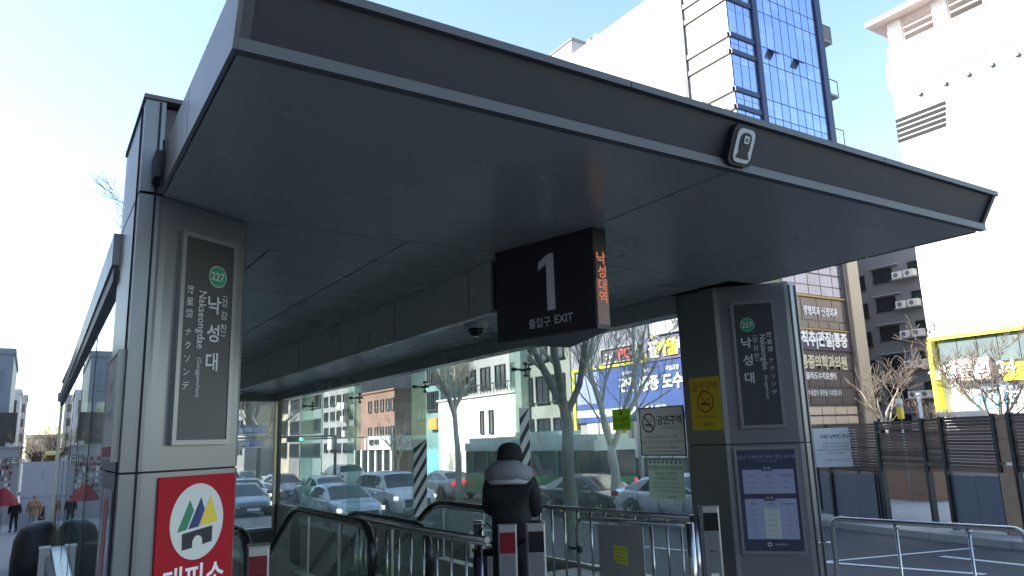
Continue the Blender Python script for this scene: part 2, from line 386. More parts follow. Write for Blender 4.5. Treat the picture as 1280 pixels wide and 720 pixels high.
# ------------------------------------------------------------------ subway entrance
ent = thing('subway_entrance', 'grey metal and glass subway entrance with wide overhanging canopy', 'subway entrance', (3.5, 5.0, 0))
EO = Vector((3.5, 5.0, 0))
def ep(name, mb, mats, parent=None, **k): return part(name, mb, mats, parent or ent, tuple(-EO) if parent is None else (0, 0, 0), **k)
ZS, ZT = 3.24, 3.53
XL, XR, YF, YB = 0.57, 6.49, 2.86, 23.0
# platform and stairwell
mb = MB(); mb.box(0.36, 6.5, 3.4, 8.2, -0.35, 0.0); ep('floor_slab', mb, FLOOR)
mb = MB()
for k in range(26): mb.box(4.75, 6.05, 8.2 + k * .3, 8.5 + k * .3, -6, -.16 * (k + 1))
ep('stair_flight', mb, CONC)
mb = MB(); mb.box(0.36, 0.5, 8.2, 23.0, -6, -0.02); mb.box(6.2, 6.5, 8.2, 23.0, -6, -0.02); mb.box(0.5, 6.2, 22.75, 23.0, -6, -0.72); mb.box(0.5, 6.2, 8.2, 22.75, -6.1, -6.0)
ep('stairwell_wall', mb, CONC)
# left column (plan polygon) built from stacked clad panels
LC = [(0.44, 4.87), (0.555, 4.87), (0.575, 4.885), (0.61, 4.90), (1.15, 5.225), (1.17, 5.26), (1.17, 6.0), (0.44, 6.0)]
def shrink(poly, d):
    cx = sum(p[0] for p in poly) / len(poly); cy = sum(p[1] for p in poly) / len(poly)
    return [(cx + (p[0] - cx) * (1 - d), cy + (p[1] - cy) * (1 - d)) for p in poly]
def column(poly, joints, top, nm):
    core = MB(); core.prism(shrink(poly, 0.03), 0, top - .01); c = ep('column', core, GAP)
    z0 = 0.0
    for z1 in joints + [top]:
        m = MB(); m.prism(poly, z0 + .006, z1 - .006); part('cladding_panel', m, PANEL, c); z0 = z1
    return c
colL = column(LC, [1.555], ZS, 'left')
# upper outer box above the canopy edge (left)
m = MB(); m.box(0.44, 0.56, 4.87, 6.0, 3.252, 3.86); part('cladding_panel', m, PANEL, colL)
m = MB(); m.box(0.565, 0.80, 4.93, 6.0, 3.545, 3.84); part('cladding_panel', m, PANEL_D, colL)
m = MB(); m.box(0.43, 0.82, 4.855, 6.01, 3.862, 3.89); part('capping', m, LIP, colL)
m = MB(); m.box(0.522, 0.534, 4.862, 4.8695, 0.02, 3.85); m.box(0.432, 0.4395, 5.0, 5.012, 0.02, 3.85); part('vertical_joint', m, GAP, colL)
# right column
RC = [(6.16, 5.50), (6.20, 5.47), (6.655, 4.955), (6.69, 4.93), (6.83, 4.93), (6.83, 6.05), (6.16, 6.05)]
colR = column(RC, [1.545], ZS - .003, 'right')
m = MB(); m.tube([(6.70, 4.925, 0), (6.70, 4.925, 3.2)], 0.012, 8); m.tube([(6.80, 4.925, 0), (6.80, 4.925, 3.2)], 0.010, 8); part('edge_trim', m, LIP, colR)

# canopy soffit panels
def sof(x0, x1, y0, y1, z=ZS):
    m = MB(); m.box(x0 + .008, x1 - .008, y0 + .008, y1 - .008, z, z + .02); ep('soffit_panel', m, SOFFIT)
sof(XL, 3.47, YF + .03, 5.2); sof(3.47, XR, YF + .03, 5.2)
XE = [XL, 1.50, 2.40, 3.34]
sof(XL, 2.40, 5.2, 5.92); sof(2.40, 3.34, 5.2, 5.92)
for (a, b) in ((5.92, 7.66), (7.66, 9.4), (9.4, 11.2), (11.2, 13.0), (13.0, 15.0), (15.0, 17.2), (17.2, 19.8), (19.8, 22.7)):
    for i in range(3): sof(XE[i], XE[i + 1], a, b)
XE2 = [3.34, 3.77, 4.72, 5.66, 6.1]
for (a, b) in ((5.2, 5.92), (5.92, 7.66), (7.66, 9.4), (9.4, 11.2), (11.2, 13.0), (13.0, 15.0), (15.0, 17.2), (17.2, 19.8), (19.8, 22.7)):
    for i in range(4): sof(XE2[i], XE2[i + 1], a, b)
m = MB(); m.box(XL + .02, XR - .02, YF + .05, 22.9, ZS + .022, ZT - .03); ep('roof_slab', m, GAP)
m = MB(); m.box(XL - .01, XR + .01, YF + .02, YB, ZT - .028, ZT - .002); ep('roof_covering', m, PANEL_D)
# bulkhead panels (downstand along the middle)
yb = [5.5, 5.92, 7.62, 9.4, 11.2, 13.0, 15.0, 17.2, 19.8, 22.6]
for a, b in zip(yb[:-1], yb[1:]):
    m = MB(); m.box(3.335, 3.36, a + .010, b - .010, 2.80, ZS - .004); ep('bulkhead_panel', m, SOFFIT)
m = MB(); m.box(3.32, 3.40, 5.5, 22.6, 2.77, 2.798); ep('bulkhead_trim', m, SOFFIT)
m = MB(); m.box(3.362, 3.44, 5.51, 22.6, 2.80, ZS - .004); ep('bulkhead_backing', m, GAP)
# beam over the right glass wall and left glass wall, far end
m = MB(); m.box(6.1, 6.36, 6.06, 22.9, 3.02, ZS - .002); ep('wall_beam', m, SOFFIT)
m = MB(); m.box(0.5, 6.1, 22.7, 22.9, 3.0, ZS - .002); ep('wall_beam', m, SOFFIT)
# fascia: front leans outward, lip at the bottom, joints
def fascia_front(x0, x1):
    m = MB(); i = 0
    m.v += [(x0, YF, ZS + .05), (x1, YF, ZS + .05), (x1, YF - .115, ZT - .035), (x0, YF - .115, ZT - .035), (x0, YF + .02, ZS + .05), (x1, YF + .02, ZS + .05), (x1, YF - .095, ZT - .035), (x0, YF - .095, ZT - .035)]
    for q in ((0, 1, 2, 3), (5, 4, 7, 6), (0, 3, 7, 4), (1, 5, 6, 2), (3, 2, 6, 7), (0, 4, 5, 1)): m.face(q)
    ep('fascia_panel', m, PANEL_D)
for a, b in ((XL + .045, 3.47), (3.478, XR - .045)): fascia_front(a, b)
def lipbar(x0, x1, z0, z1, ya):
    m = MB(); m.box(x0, x1, ya, ya + .05, z0, z1, 0); return m
m = lipbar(XL, 3.47, ZS - .006, ZS + .048, YF - .025); ep('fascia_lip', m, LIP)
m = lipbar(3.476, XR + .012, ZS - .006, ZS + .048, YF - .025); ep('fascia_lip', m, LIP)
for a, b in ((XL, 2.55), (2.556, 4.9), (4.906, XR + .03)):
    m = MB(); m.box(a, b, YF - .15, YF - .06, ZT - .034, ZT + .006); ep('fascia_coping', m, LIP)
for x in (XL, XR - .03):   # upright frame ends
    m = MB(); i = 0; x1 = x + .044
    m.v += [(x, YF - .02, ZS + .05), (x1, YF - .02, ZS + .05), (x1, YF - .135, ZT - .036), (x, YF - .135, ZT - .036), (x, YF + .05, ZS + .05), (x1, YF + .05, ZS + .05), (x1, YF - .06, ZT - .036), (x, YF - .06, ZT - .036)]
    for q in ((0, 1, 2, 3), (5, 4, 7, 6), (0, 3, 7, 4), (1, 5, 6, 2), (3, 2, 6, 7), (0, 4, 5, 1)): m.face(q)
    ep('fascia_upright', m, LIP)
ys_side = [YF + .052, 3.88, 4.85, 6.4, 8.6, 10.8, 13, 15.2, 17.4, 19.6, 21.2, YB]
for a, b in zip(ys_side[:-1], ys_side[1:]):
    m = MB(); m.box(XL - .022, XL, a + .006, b - .006, ZS - .004, ZT + .004)
    if a < YF + .1:
        m = MB(); P_ = [(YF - .024, ZS - .006), (b - .006, ZS - .006), (b - .006, ZT + .006), (YF - .152, ZT + .006), (YF - .152, ZT - .034)]
        m.v += [(XL - .022, y_, z_) for y_, z_ in P_] + [(XL - .002, y_, z_) for y_, z_ in P_]; m.face((4, 3, 2, 1, 0)); m.face((5, 6, 7, 8, 9))
        for k_ in range(5): m.face((k_, (k_ + 1) % 5, 5 + (k_ + 1) % 5, 5 + k_))
    if a < 4.8: ep('side_fascia_panel', m, PANEL)
    m = MB(); m.box(XR, XR + .02, a + .006, b - .006, ZS - .004, ZT + .004); ep('side_fascia_panel', m, PANEL)
m = MB(); m.box(0.50, 0.556, 4.70, 4.86, 3.30, 3.47); m.tube([(0.535, 4.66, 3.22), (0.535, 4.66, 3.52)], .008, 6); ep('canopy_bracket', m, DARK)

# left glass wall: skewed slightly outwards towards the back
def lx(y): return 0.46 + 0.15 * (y - 6.0) / 16.7
panes = [6.0, 8.3, 10.9, 13.6, 16.4, 19.3, 22.6]
for a, b in zip(panes[:-1], panes[1:]):
    m = MB(); m.prism([(lx(a) - .008, a + .01), (lx(a) + .004, a + .01), (lx(b) + .004, b - .01), (lx(b) - .008, b - .01)], 0.12 if b < 15 else -.55, 2.90); ep('glass_pane', m, GLASS)
m = MB(); m.prism([(lx(6.0) - .05, 6.0), (lx(6) + .1, 6.0), (lx(22.6) + .1, 22.75), (lx(22.6) - .05, 22.75)], 2.90, 3.02); ep('top_rail', m, DARK)
m = MB(); m.prism([(lx(6.0) - .065, 6.0), (lx(6) + .08, 6.0), (lx(22.6) + .08, 22.75), (lx(22.6) - .065, 22.75)], 3.023, 3.26); ep('parapet', m, PANEL)
m = MB(); m.prism([(lx(22.6) - .04, 22.55), (lx(22.6) + .06, 22.55), (lx(22.6) + .06, 22.72), (lx(22.6) - .04, 22.72)], -1.2, 2.90); ep('end_post', m, STEEL_M)
for y in panes[1:-1]:
    m = MB(); m.box(lx(y) - .012, lx(y) + .012, y - .012, y + .012, .12, 2.898); ep('glazing_bar', m, DARK)
m = MB(); m.prism([(0.39, 6.0), (0.62, 6.0), (0.66, 15.6), (0.44, 15.6)], -0.9, 0.11); ep('plinth', m, STEEL_M)
m = MB(); m.box(0.27, 0.425, 15.3, 15.62, -0.9, 0.11); m.box(0.26, 0.435, 15.28, 15.63, .112, .128); ep('plinth_end_box', m, WHITE)
# right glass wall
rp = [6.1, 9.3, 12.75, 16.1, 19.5, 22.7]
for a, b in zip(rp[:-1], rp[1:]):
    m = MB(); m.box(6.232, 6.244, a + .008, b - .008, 0.05 if a < 12 else -.55, 3.018); ep('glass_pane', m, GLASS)
    m = MB(); m.box(6.232, 6.244, a + .002, a + .008, .05, 3.0)
for y in rp[1:-1]:
    m = MB(); m.box(5.92, 6.225, y - .01, y + .01, 0.05 if y < 14 else -.55, 3.0); ep('glass_fin', m, GLASS_F)
    m = MB()
    m.tube([(6.02, y, 2.69), (6.23, y, 2.69)], .016, 8); m.tube([(6.20, y - .09, 2.69), (6.20, y + .09, 2.69)], .014, 8)
    m.tube([(6.20, y, 2.60), (6.20, y, 2.78)], .014, 8); m.tube([(5.95, y, 2.69), (6.02, y, 2.69)], [.03, .03], 10)
    for dy in (-.09, .09): m.tube([(6.17, y + dy, 2.69), (6.232, y + dy, 2.69)], .022, 8)
    for dz in (-.09, .09): m.tube([(6.17, y, 2.69 + dz), (6.232, y, 2.69 + dz)], .022, 8)
    ep('spider_fitting', m, DARK)
m = MB(); m.box(6.21, 6.27, 6.06, 22.7, -.06, .048); ep('bottom_rail', m, STEEL_M)
# hazard tape on fin edges
def hazard(y, x0, x1, z0, z1, n):
    t = MB(); t.plate([(x0, z0), (x1, z0), (x1, z1), (x0, z1)], y - .0145, y - .012, 0)
    h = (z1 - z0) / n; sh = (x1 - x0) * 1.5
    s = MB()
    for k in range(n):
        za = z0 + k * h; s.plate([(x0, max(z0, za)), (x1, min(z1, za + sh)), (x1, min(z1, za + sh + h * .42)), (x0, min(z1, za + h * .42))], y - .0165, y - .0147)
    a = thing('hazard_strip', '', 'hazard tape', (x0, y, z0)); 
    for (q, mm, nm) in ((t, OFFW, 'tape_backing'), (s, BLACKINK, 'black_stripe')): part(nm, q, mm, a, (-x0, -y, -z0))
    return a
h1 = hazard(9.3, 6.05, 6.222, 0.75, 2.12, 5); h1['label'] = 'black and white diagonal hazard tape on the glass fin behind the person in the beanie'
h2 = hazard(12.75, 5.95, 6.222, 0.35, 1.72, 5); h2['label'] = 'black and white diagonal hazard tape on the farther glass fin, over the far escalator handrail'
# far end wall
m = MB(); m.box(6.16, 6.30, 22.7, 22.86, -1.3, 3.018); ep('corner_post', m, DARK)
m = MB(); m.box(6.09, 6.158, 22.66, 22.74, -.75, 3.0); ep('corner_post_trim', m, mat('brass_trim', (0.55, 0.47, 0.32), .35, .8))
for a, b in ((0.62, 3.4), (3.4, 6.1)):
    m = MB(); m.box(a + .01, b - .01, 22.75, 22.762, -.60, 3.0); ep('glass_pane', m, GLASS)
m = MB(); m.box(.6, 6.15, 22.62, 22.84, -.70, -.61); ep('window_sill', m, STEEL_M)
m = MB(); m.box(.6, 6.15, 22.66, 22.80, -1.6, -.702); ep('sill_wall', m, PANEL)

# ------------------------------------------------------------------ signs on the entrance
def frame_board(t, wd, ht, d, fm, bm, fw=0.02):
    """board centred at origin of thing, front toward -y"""
    m = MB(); m.plate([(-wd / 2, -ht / 2), (wd / 2, -ht / 2), (wd / 2, ht / 2), (-wd / 2, ht / 2)], -d + .006, 0); part('board', m, bm, t)
    m = MB()
    for (a, b, c, e) in ((-wd / 2 - fw, wd / 2 + fw, -ht / 2 - fw, -ht / 2), (-wd / 2 - fw, wd / 2 + fw, ht / 2, ht / 2 + fw), (-wd / 2 - fw, -wd / 2, -ht / 2, ht / 2), (wd / 2, wd / 2 + fw, -ht / 2, ht / 2)):
        m.plate([(a, c), (b, c), (b, e), (a, e)], -d, 0)
    part('frame', m, fm, t)
    return -d + .006
angL = math.atan2(.325, .54); nL = Vector((math.sin(angL), -math.cos(angL), 0))
def onL(s, z, off=.0): # s along chamfer from its left end
    return Vector((0.61 + math.cos(angL) * s, 4.90 + math.sin(angL) * s, z)) + nL * off
angR = math.atan2(4.955 - 5.47, 6.655 - 6.20); nR = Vector((math.sin(angR), -math.cos(angR), 0))
def onR(s, z, off=0.0): return Vector((6.20 + math.cos(angR) * s, 5.47 + math.sin(angR) * s, z)) + nR * off
W, H = 0.385, 1.28
def station_sign(p, ang, mirror, label):
    t = thing('station_sign', label, 'station sign', tuple(p), ang, 'vertical station name boards on the columns')
    y = frame_board(t, W, H, .035, FRAME, SIGNGRY, .03) - .002
    def fx(f): return (f - .5) * W
    def fz(f): return (.5 - f) * H
    c = (.67, .62, .84, .35, .12) if not mirror else (.33, .26, .50, .68, .87)
    m = MB(); m.disc(fx(c[0]), fz(.175), .070, y - .001, y, seg=36); part('station_number_disc', m, GREEN, t)
    m = MB(); m.ring(fx(c[0]), fz(.175), .068, .073, y - .0015); part('disc_ring', m, LETTER, t)
    txt(t, '227', .078, LETTER, fx(c[0]), fz(.175), y - .003, sx=.92, bold=.006)
    for k, ch in enumerate('낙성대'): txt(t, ch, .125, LETTER, fx(c[1]), fz(.325 + .145 * k), y - .003, bold=.018)
    txt(t, '(', .05, LETTER, fx(c[2]), fz(.272), y - .003, rot=-PI / 2)
    for k, ch in enumerate('강감찬'): txt(t, ch, .062, LETTER, fx(c[2]), fz(.305 + .066 * k), y - .003, bold=.006)
    txt(t, ')', .05, LETTER, fx(c[2]), fz(.475), y - .003, rot=-PI / 2)
    txt(t, 'Nakseongdae', .085, LETTER, fx(c[3]), fz(.265), y - .003, align='LEFT', rot=-PI / 2, sx=.82, bold=.008)
    txt(t, '(Ganggamchan)', .045, LETTER, fx(c[3]), fz(.60), y - .003, align='LEFT', rot=-PI / 2, sx=.9)
    for k, ch in enumerate('落星垈'): txt(t, ch, .058, LETTER, fx(c[4]), fz(.27 + .058 * k), y - .003, bold=.004)
    for k, ch in enumerate('ナクソンデ'): txt(t, ch, .055, LETTER, fx(c[4]), fz(.48 + .065 * k), y - .003, bold=.004)
    return t
station_sign(onL(.32, 2.375, .002), angL, False, 'tall dark Nakseongdae name board on the left column above the red sign')
station_sign(onR(.345, 2.375, .002), angR, True, 'tall dark Nakseongdae name board on the right column above the timetable')

# red shelter sign
t = thing('shelter_sign', 'red shelter sign with white disc of green, navy and yellow peaks', 'sign', tuple(onL(.335, 1.04, .002)), angL)
m = MB(); m.plate([(-.29, -.48), (.29, -.48), (.29, .48), (-.29, .48)], -.012, 0); part('board', m, RED, t)
k1, k2, cz = .00218, .00197, .205
m = MB(); m.disc(0, cz, .20, -.014, -.0125, seg=48, rz=.225); part('white_disc', m, CREAMC, t)
def pk(pts, mm, nm):
    m = MB(); m.plate([((a - 299) * k1, cz + (541 - b) * k2) for a, b in pts], -.016, -.0145); part(nm, m, mm, t)
pk([(232, 567), (262, 563), (284, 508), (270, 475)], DKGREEN, 'green_peak'); pk([(268, 562), (303, 558), (322, 508), (308, 470)], NAVY, 'navy_peak'); pk([(306, 556), (370, 548), (342, 466)], YELLOW, 'yellow_peak')
pk([(248, 574), (250, 622), (284, 619), (284, 600), (290, 588), (300, 583), (312, 587), (318, 597), (319, 613), (352, 608), (352, 560)][::1], BLACKINK, 'arch_block')
txt(t, '대피소', .17, LETTERB, 0, -.125, -.0145, bold=.02)

# timetable board
t = thing('timetable_board', 'framed navy train timetable board with lavender tables on the right column', 'notice board', tuple(onR(.335, .985, .002)), angR)
y = frame_board(t, .57, 1.0, .03, FRAME, mat('timetable_navy', (.045, .05, .09), .35), .028) - .001
LAV = mat('timetable_lavender', (.34, .35, .50), .4); LAVP = mat('timetable_cream', (.52, .54, .50), .4)
def rect(nm, x0, x1, z0, z1, mm, yy=None):
    m = MB(); m.plate([(x0, z0), (x1, z0), (x1, z1), (x0, z1)], (yy if yy is not None else y) - .001, (yy if yy is not None else y)); return part(nm, m, mm, t)
rect('table_panel', -.245, .255, .06, .30, LAV); rect('table_panel', -.245, .255, -.385, .01, LAV)
rect('tab', -.055, .055, .285, .335, mat('timetable_navy', (0, 0, 0)), y - .0012); rect('tab', -.055, .055, -.01, .04, mat('timetable_navy', (0, 0, 0)), y - .0012)
rect('time_column', -.065, .085, -.375, -.085, LAVP, y - .0012)
txt(t, '2호선 낙성대역 첫차, 막차 시각표', .042, LAV, 0, .425, y - .003)
txt(t, 'First & Last Train Timetable', .018, LAV, 0, .385, y - .003)
txt(t, '첫 차', .035, LETTER, 0, .31, y - .003); txt(t, '막 차', .035, LETTER, 0, .015, y - .003)
for zz in (.24, -.04):
    txt(t, '행선지', .024, BLACKINK, -.16, zz, y - .003); txt(t, '평 일', .024, BLACKINK, .01, zz, y - .003); txt(t, '토요일/공휴일', .022, BLACKINK, .17, zz, y - .003)
for k, (a, b, c_) in enumerate((('신도림·홍대입구', '05:38', '05:38'), ('강남·성수', '05:31', '05:31'))):
    for q, s in ((-.16, a), (.01, b), (.17, c_)): txt(t, s, .02, GREYINK, q, .175 - .055 * k, y - .003)
for k, (a, b, c_) in enumerate((('신도림', '23:49 24:12', '23:14'), ('서울대입구', '24:29 24:38', '23:56'), ('홍대입구', '23:35 23:42', '23:28'), ('삼성', '24:08 24:25', '24:05'), ('성수', '23:51 23:59', '23:42'), ('강남', '24:03 24:18', '24:00'))):
    for q, s in ((-.16, a), (.01, b), (.17, c_)): txt(t, s, .018, GREYINK, q, -.10 - .05 * k, y - .003)
m = MB(); m.ring(-.04, -.435, .012, .022, y - .001); part('operator_emblem', m, LETTER, t); txt(t, '서울교통공사', .022, LETTER, .07, -.435, y - .003)

# yellow no smoking sticker on inner face of the right column
t = thing('no_smoking_sticker', 'yellow no smoking sticker on the inner face of the right column', 'sticker', (6.158, 5.73, 1.985), R_(-90))
m = MB(); m.plate([(-.215, -.285), (.215, -.285), (.215, .285), (-.215, .285)], -.003, 0); part('sheet', m, YELLOW, t)
txt(t, '금연구역', .105, mat('ink_orange', (.5, .12, .01), .6), 0, .185, -.0045, bold=.01); nosmoke(t, 0, .02, .12, -.0045, mat('ink_orange', (0, 0, 0)), BLACKINK)
txt(t, '이 구역은 금연구역입니다', .032, BROWNINK, 0, -.14, -.0045); txt(t, '관악구', .05, BLACKINK, .02, -.225, -.0045)

# signs on the right glass
t = thing('no_smoking_sign', 'white framed no smoking board fixed to the glass beside the right column', 'sign', (6.225, 6.50, 1.71), R_(-90))
y = frame_board(t, .72, .54, .012, BLACKINK, PAPERW, .012) - .001
nosmoke(t, -.215, .10, .115, y, mat('ink_darkred', (.16, .02, .02), .6), BLACKINK)
txt(t, '금연구역', .112, BROWNINK, .13, .125, y - .002, bold=.012); txt(t, 'NO SMOKING AREA', .034, GREYINK, .135, .035, y - .002)
for k, s in enumerate(('지하철역 출입구로부터 10m 이내는', '서울시 조례에 의하여 금연구역으로 지정되어', '흡연시 과태료 10만원이 부과됩니다')): txt(t, s, .038, GREYINK, -.01, -.065 - .06 * k, y - .002)
m = MB(); m.plate([(-.30, -.236), (.32, -.236), (.32, -.230), (-.30, -.230)], y - .001, y); part('rule', m, GREYINK, t)
t = thing('escalator_notice', 'pale green printed escalator notice with striped top edge on the glass', 'notice', (6.225, 6.49, 1.155), R_(-90))
m = MB(); m.plate([(-.29, -.215), (.29, -.215), (.29, .215), (-.29, .215)], -.003, 0); part('sheet', m, PAPERG, t)
m = MB()
for k in range(8): m.plate([(-.27 + .07 * k, .185), (-.24 + .07 * k, .185), (-.215 + .07 * k, .21), (-.245 + .07 * k, .21)], -.0045, -.0035)
part('stripe_row', m, BLACKINK, t)
txt(t, '영업종료 후 에스컬레이터', .058, BLACKINK, 0, .135, -.0045, bold=.008, sx=.92); txt(t, '이용시 주의안내', .055, BLACKINK, 0, .07, -.0045)
txt(t, '야간 운행정지 시 진입금지', .036, BROWNINK, 0, .015, -.0045, bold=.01)
for k, s in enumerate(('영업종료 후 에스컬레이터 정지시', '계단을 이용하여 주시기 바랍니다', '안전사고 예방에 협조 바랍니다')): txt(t, s, .032, GREYINK, 0, -.035 - .045 * k, -.0045)
txt(t, '낙성대역장', .035, BLACKINK, .08, -.19, -.0045)
t = thing('slip_warning_sticker', 'lime green slip warning sticker on the glass left of the no smoking board', 'sticker', (6.225, 7.21, 1.87), R_(-90))
m = MB(); m.plate([(-.17, -.13), (.17, -.13), (.17, .13), (-.17, .13)], -.003, 0); part('sheet', m, PAPERL, t)
txt(t, '눈·비올때', .068, DKGREEN, 0, .0, -.0045, bold=.01); txt(t, '미끄럼주의', .068, DKGREEN, 0, -.075, -.0045, bold=.01)
m = MB(); m.disc(0, .10, .014, -.0045, -.0035); m.plate([(-.02, .05), (.0, .05), (.03, .075), (.01, .09), (-.03, .075)], -.0045, -.0035); part('slipping_symbol', m, GREYINK, t)

# EXIT wedge sign
A, B_, Cc, D_ = Vector((3.22, 5.23)), Vector((3.475, 4.23)), Vector((3.60, 4.23)), Vector((4.0, 5.27))
t = thing('exit_sign', 'black wedge shaped exit 1 sign hanging from the canopy soffit', 'exit sign', (A.x, A.y, 2.46), math.atan2(B_.y - A.y, B_.x - A.x))
inv = Matrix.Rotation(-t.rotation_euler[2], 2)
def loc2(p): q = inv @ (p - A); return (q.x, q.y)
pl = [loc2(p) for p in (A, B_, Cc, D_)]
m = MB(); m.prism(pl, 0.012, .778); part('housing', m, SIGNBLK, t)
m = MB(); m.prism([((p[0]) * 1.0, p[1]) for p in pl], 0.0, .011); part('bottom_plate', m, PANEL_D, t)
fw = (B_ - A).length
m = MB(); m.plate([(.004, .02), (fw - .004, .02), (fw - .004, .772), (.004, .772)], -.006, -.001); part('face_panel', m, SIGNBLK, t)
m = MB(); x0 = fw * .55; m.plate([(x0 - .005, .2), (x0 + .075, .2), (x0 + .075, .655), (x0 + .02, .655), (x0 - .085, .60), (x0 - .085, .535), (x0 - .005, .575)], -.0085, -.0065); part('numeral_one', m, LETTER, t)
txt(t, '출입구', .085, LETTER, fw * .46, .115, -.009, bold=.005); txt(t, 'EXIT', .092, LETTER, fw * .70, .118, -.009, bold=.005)
a2 = math.atan2(0, 1) - t.rotation_euler[2]
q0 = loc2((B_ + Cc) / 2)
m = MB(); m.plate([(-.055, .03), (.055, .03), (.055, .60), (-.055, .60)], -.006, -.001); lo = part('led_display', m, LEDOFF, t, (q0[0], q0[1], 0), a2)
m = MB(); m.plate([(-.055, .38), (.055, .38), (.055, .60), (-.055, .60)], -.008, -.0062); part('led_dark_area', m, SIGNBLK, lo)
txt(lo, '낙', .105, LED, 0, .54, -.0095, bold=.012)
txt(lo, '성', .10, LED, 0, .435, -.0095, bold=.012); txt(lo, '대', .10, LED, 0, .335, -.0095, bold=.015)
txt(lo, '역', .10, LED, 0, .24, -.0095, bold=.015)

# fascia CCTV / emergency lamp plate
t = thing('fascia_camera', 'black rounded camera with white face on the canopy fascia', 'camera', (3.475, YF - .042, 3.385), 0)
def rr(wd, ht, r, n=6):
    pts = []
    for (cx, cz, a0) in ((wd / 2 - r, -ht / 2 + r, -90), (wd / 2 - r, ht / 2 - r, 0), (-wd / 2 + r, ht / 2 - r, 90), (-wd / 2 + r, -ht / 2 + r, 180)):
        for k in range(n + 1): a = R_(a0 + 90 * k / n); pts.append((cx + r * math.cos(a), cz + r * math.sin(a)))
    return pts
def rplate(nm, wd, ht, r, y0, y1, mm, dx=0, dz=0):
    m = MB(); m.plate([(a + dx, b + dz) for a, b in rr(wd, ht, r)], y0, y1); o = part(nm, m, mm, t); return o
rplate('housing', .175, .20, .04, -.05, .04, BLACKINK); rplate('white_face', .125, .165, .035, -.056, -.051, mat('lens_white', (.6, .6, .62), .3))
rplate('dark_window', .075, .105, .03, -.060, -.057, BLACKINK, 0, .012); rplate('lens', .035, .035, .006, -.064, -.061, WHITE, .0, .03); rplate('lens_glass', .02, .02, .005, -.066, -.0642, GREYINK, 0, .03)
m = MB(); m.plate([(-.045, -.06), (.045, -.06), (.03, -.03), (-.03, -.03)], -.061, -.058); part('lower_notch', m, BLACKINK, t)
t.rotation_euler = (R_(24), 0, 0); t.scale = (1.22, 1.22, 1.22)

# dome camera under the right ceiling
t = thing('dome_camera', 'white dome camera with dark lens under the ceiling behind the exit sign', 'camera', (4.62, 8.2, 3.0), 0)
# measured direction places it left of the sign; hung from the ceiling by a short stem
p = at_depth(595, 410, 8.6); t.location = (p.x, p.y, 0); zc = p.z
m = MB(); m.tube([(0, 0, ZS), (0, 0, zc + .10)], .05, 14); m.loft([(0, 0, zc + .10, .13, .13), (0, 0, zc + .085, .14, .14), (0, 0, zc + .0, .14, .14), (0, 0, zc - .01, .12, .12)], 24); part('mount', m, mat('camera_grey', (.34, .35, .36), .4), t)
m = MB(); m.loft([(0, 0, zc - .012, .095, .095), (0, 0, zc - .05, .088, .088), (0, 0, zc - .085, .06, .06), (0, 0, zc - .10, .02, .02)], 24); part('lens_dome', m, mat('dome_black', (.01, .01, .012), .06), t)

# ceiling downlights (unlit slots seen near the left column)
for k, (x, yy) in enumerate(((1.95, 12.2), (1.95, 16.0))):
    t = thing('ceiling_light', ('nearer' if k == 0 else 'farther') + ' dark slot light recessed in the entrance ceiling by the left column', 'light', (x, yy, ZS))
    m = MB(); m.box(-.16, .16, -.05, .05, -.012, .0); part('slot', m, GAP, t)
    m = MB(); m.box(-.18, .18, -.07, -.052, -.014, .0); m.box(-.18, .18, .052, .07, -.014, 0); part('trim', m, DARK, t)

# panels on the outer side of the left column
t = thing('outer_notice_case', 'slim white notice case on the outer side of the left column', 'notice case', (.437, 5.33, 1.95), R_(-90))
y = frame_board(t, .70, .62, .04, FRAME, OFFW, .02) - .001
m = MB(); m.plate([(-.33, -.30), (.33, -.30), (.33, -.24), (-.33, -.24)], y - .001, y); part('red_footer', m, mat('faded_red', (.35, .1, .1), .6), t)
txt(t, '안내', .12, GREYINK, 0, .12, y - .002); txt(t, '낙성대역 1번 출입구', .05, GREYINK, 0, -.04, y - .002)
t = thing('poster_holder', 'clear poster holder with torn paper on the outer side of the left column', 'poster', (.437, 5.45, 1.1), R_(-90))
m = MB(); m.plate([(-.3, -.35), (.3, -.35), (.3, .35), (-.3, .35)], -.006, 0); part('sleeve', m, mat('plastic_sleeve', (.3, .31, .33), .1, 0, .5, 3), t)
m = MB(); m.plate([(-.2, -.3), (.05, -.25), (.12, .3), (-.15, .28)], -.009, -.007); part('paper', m, mat('poster_pink', (.45, .2, .2), .6, 0, .6, 6), t)

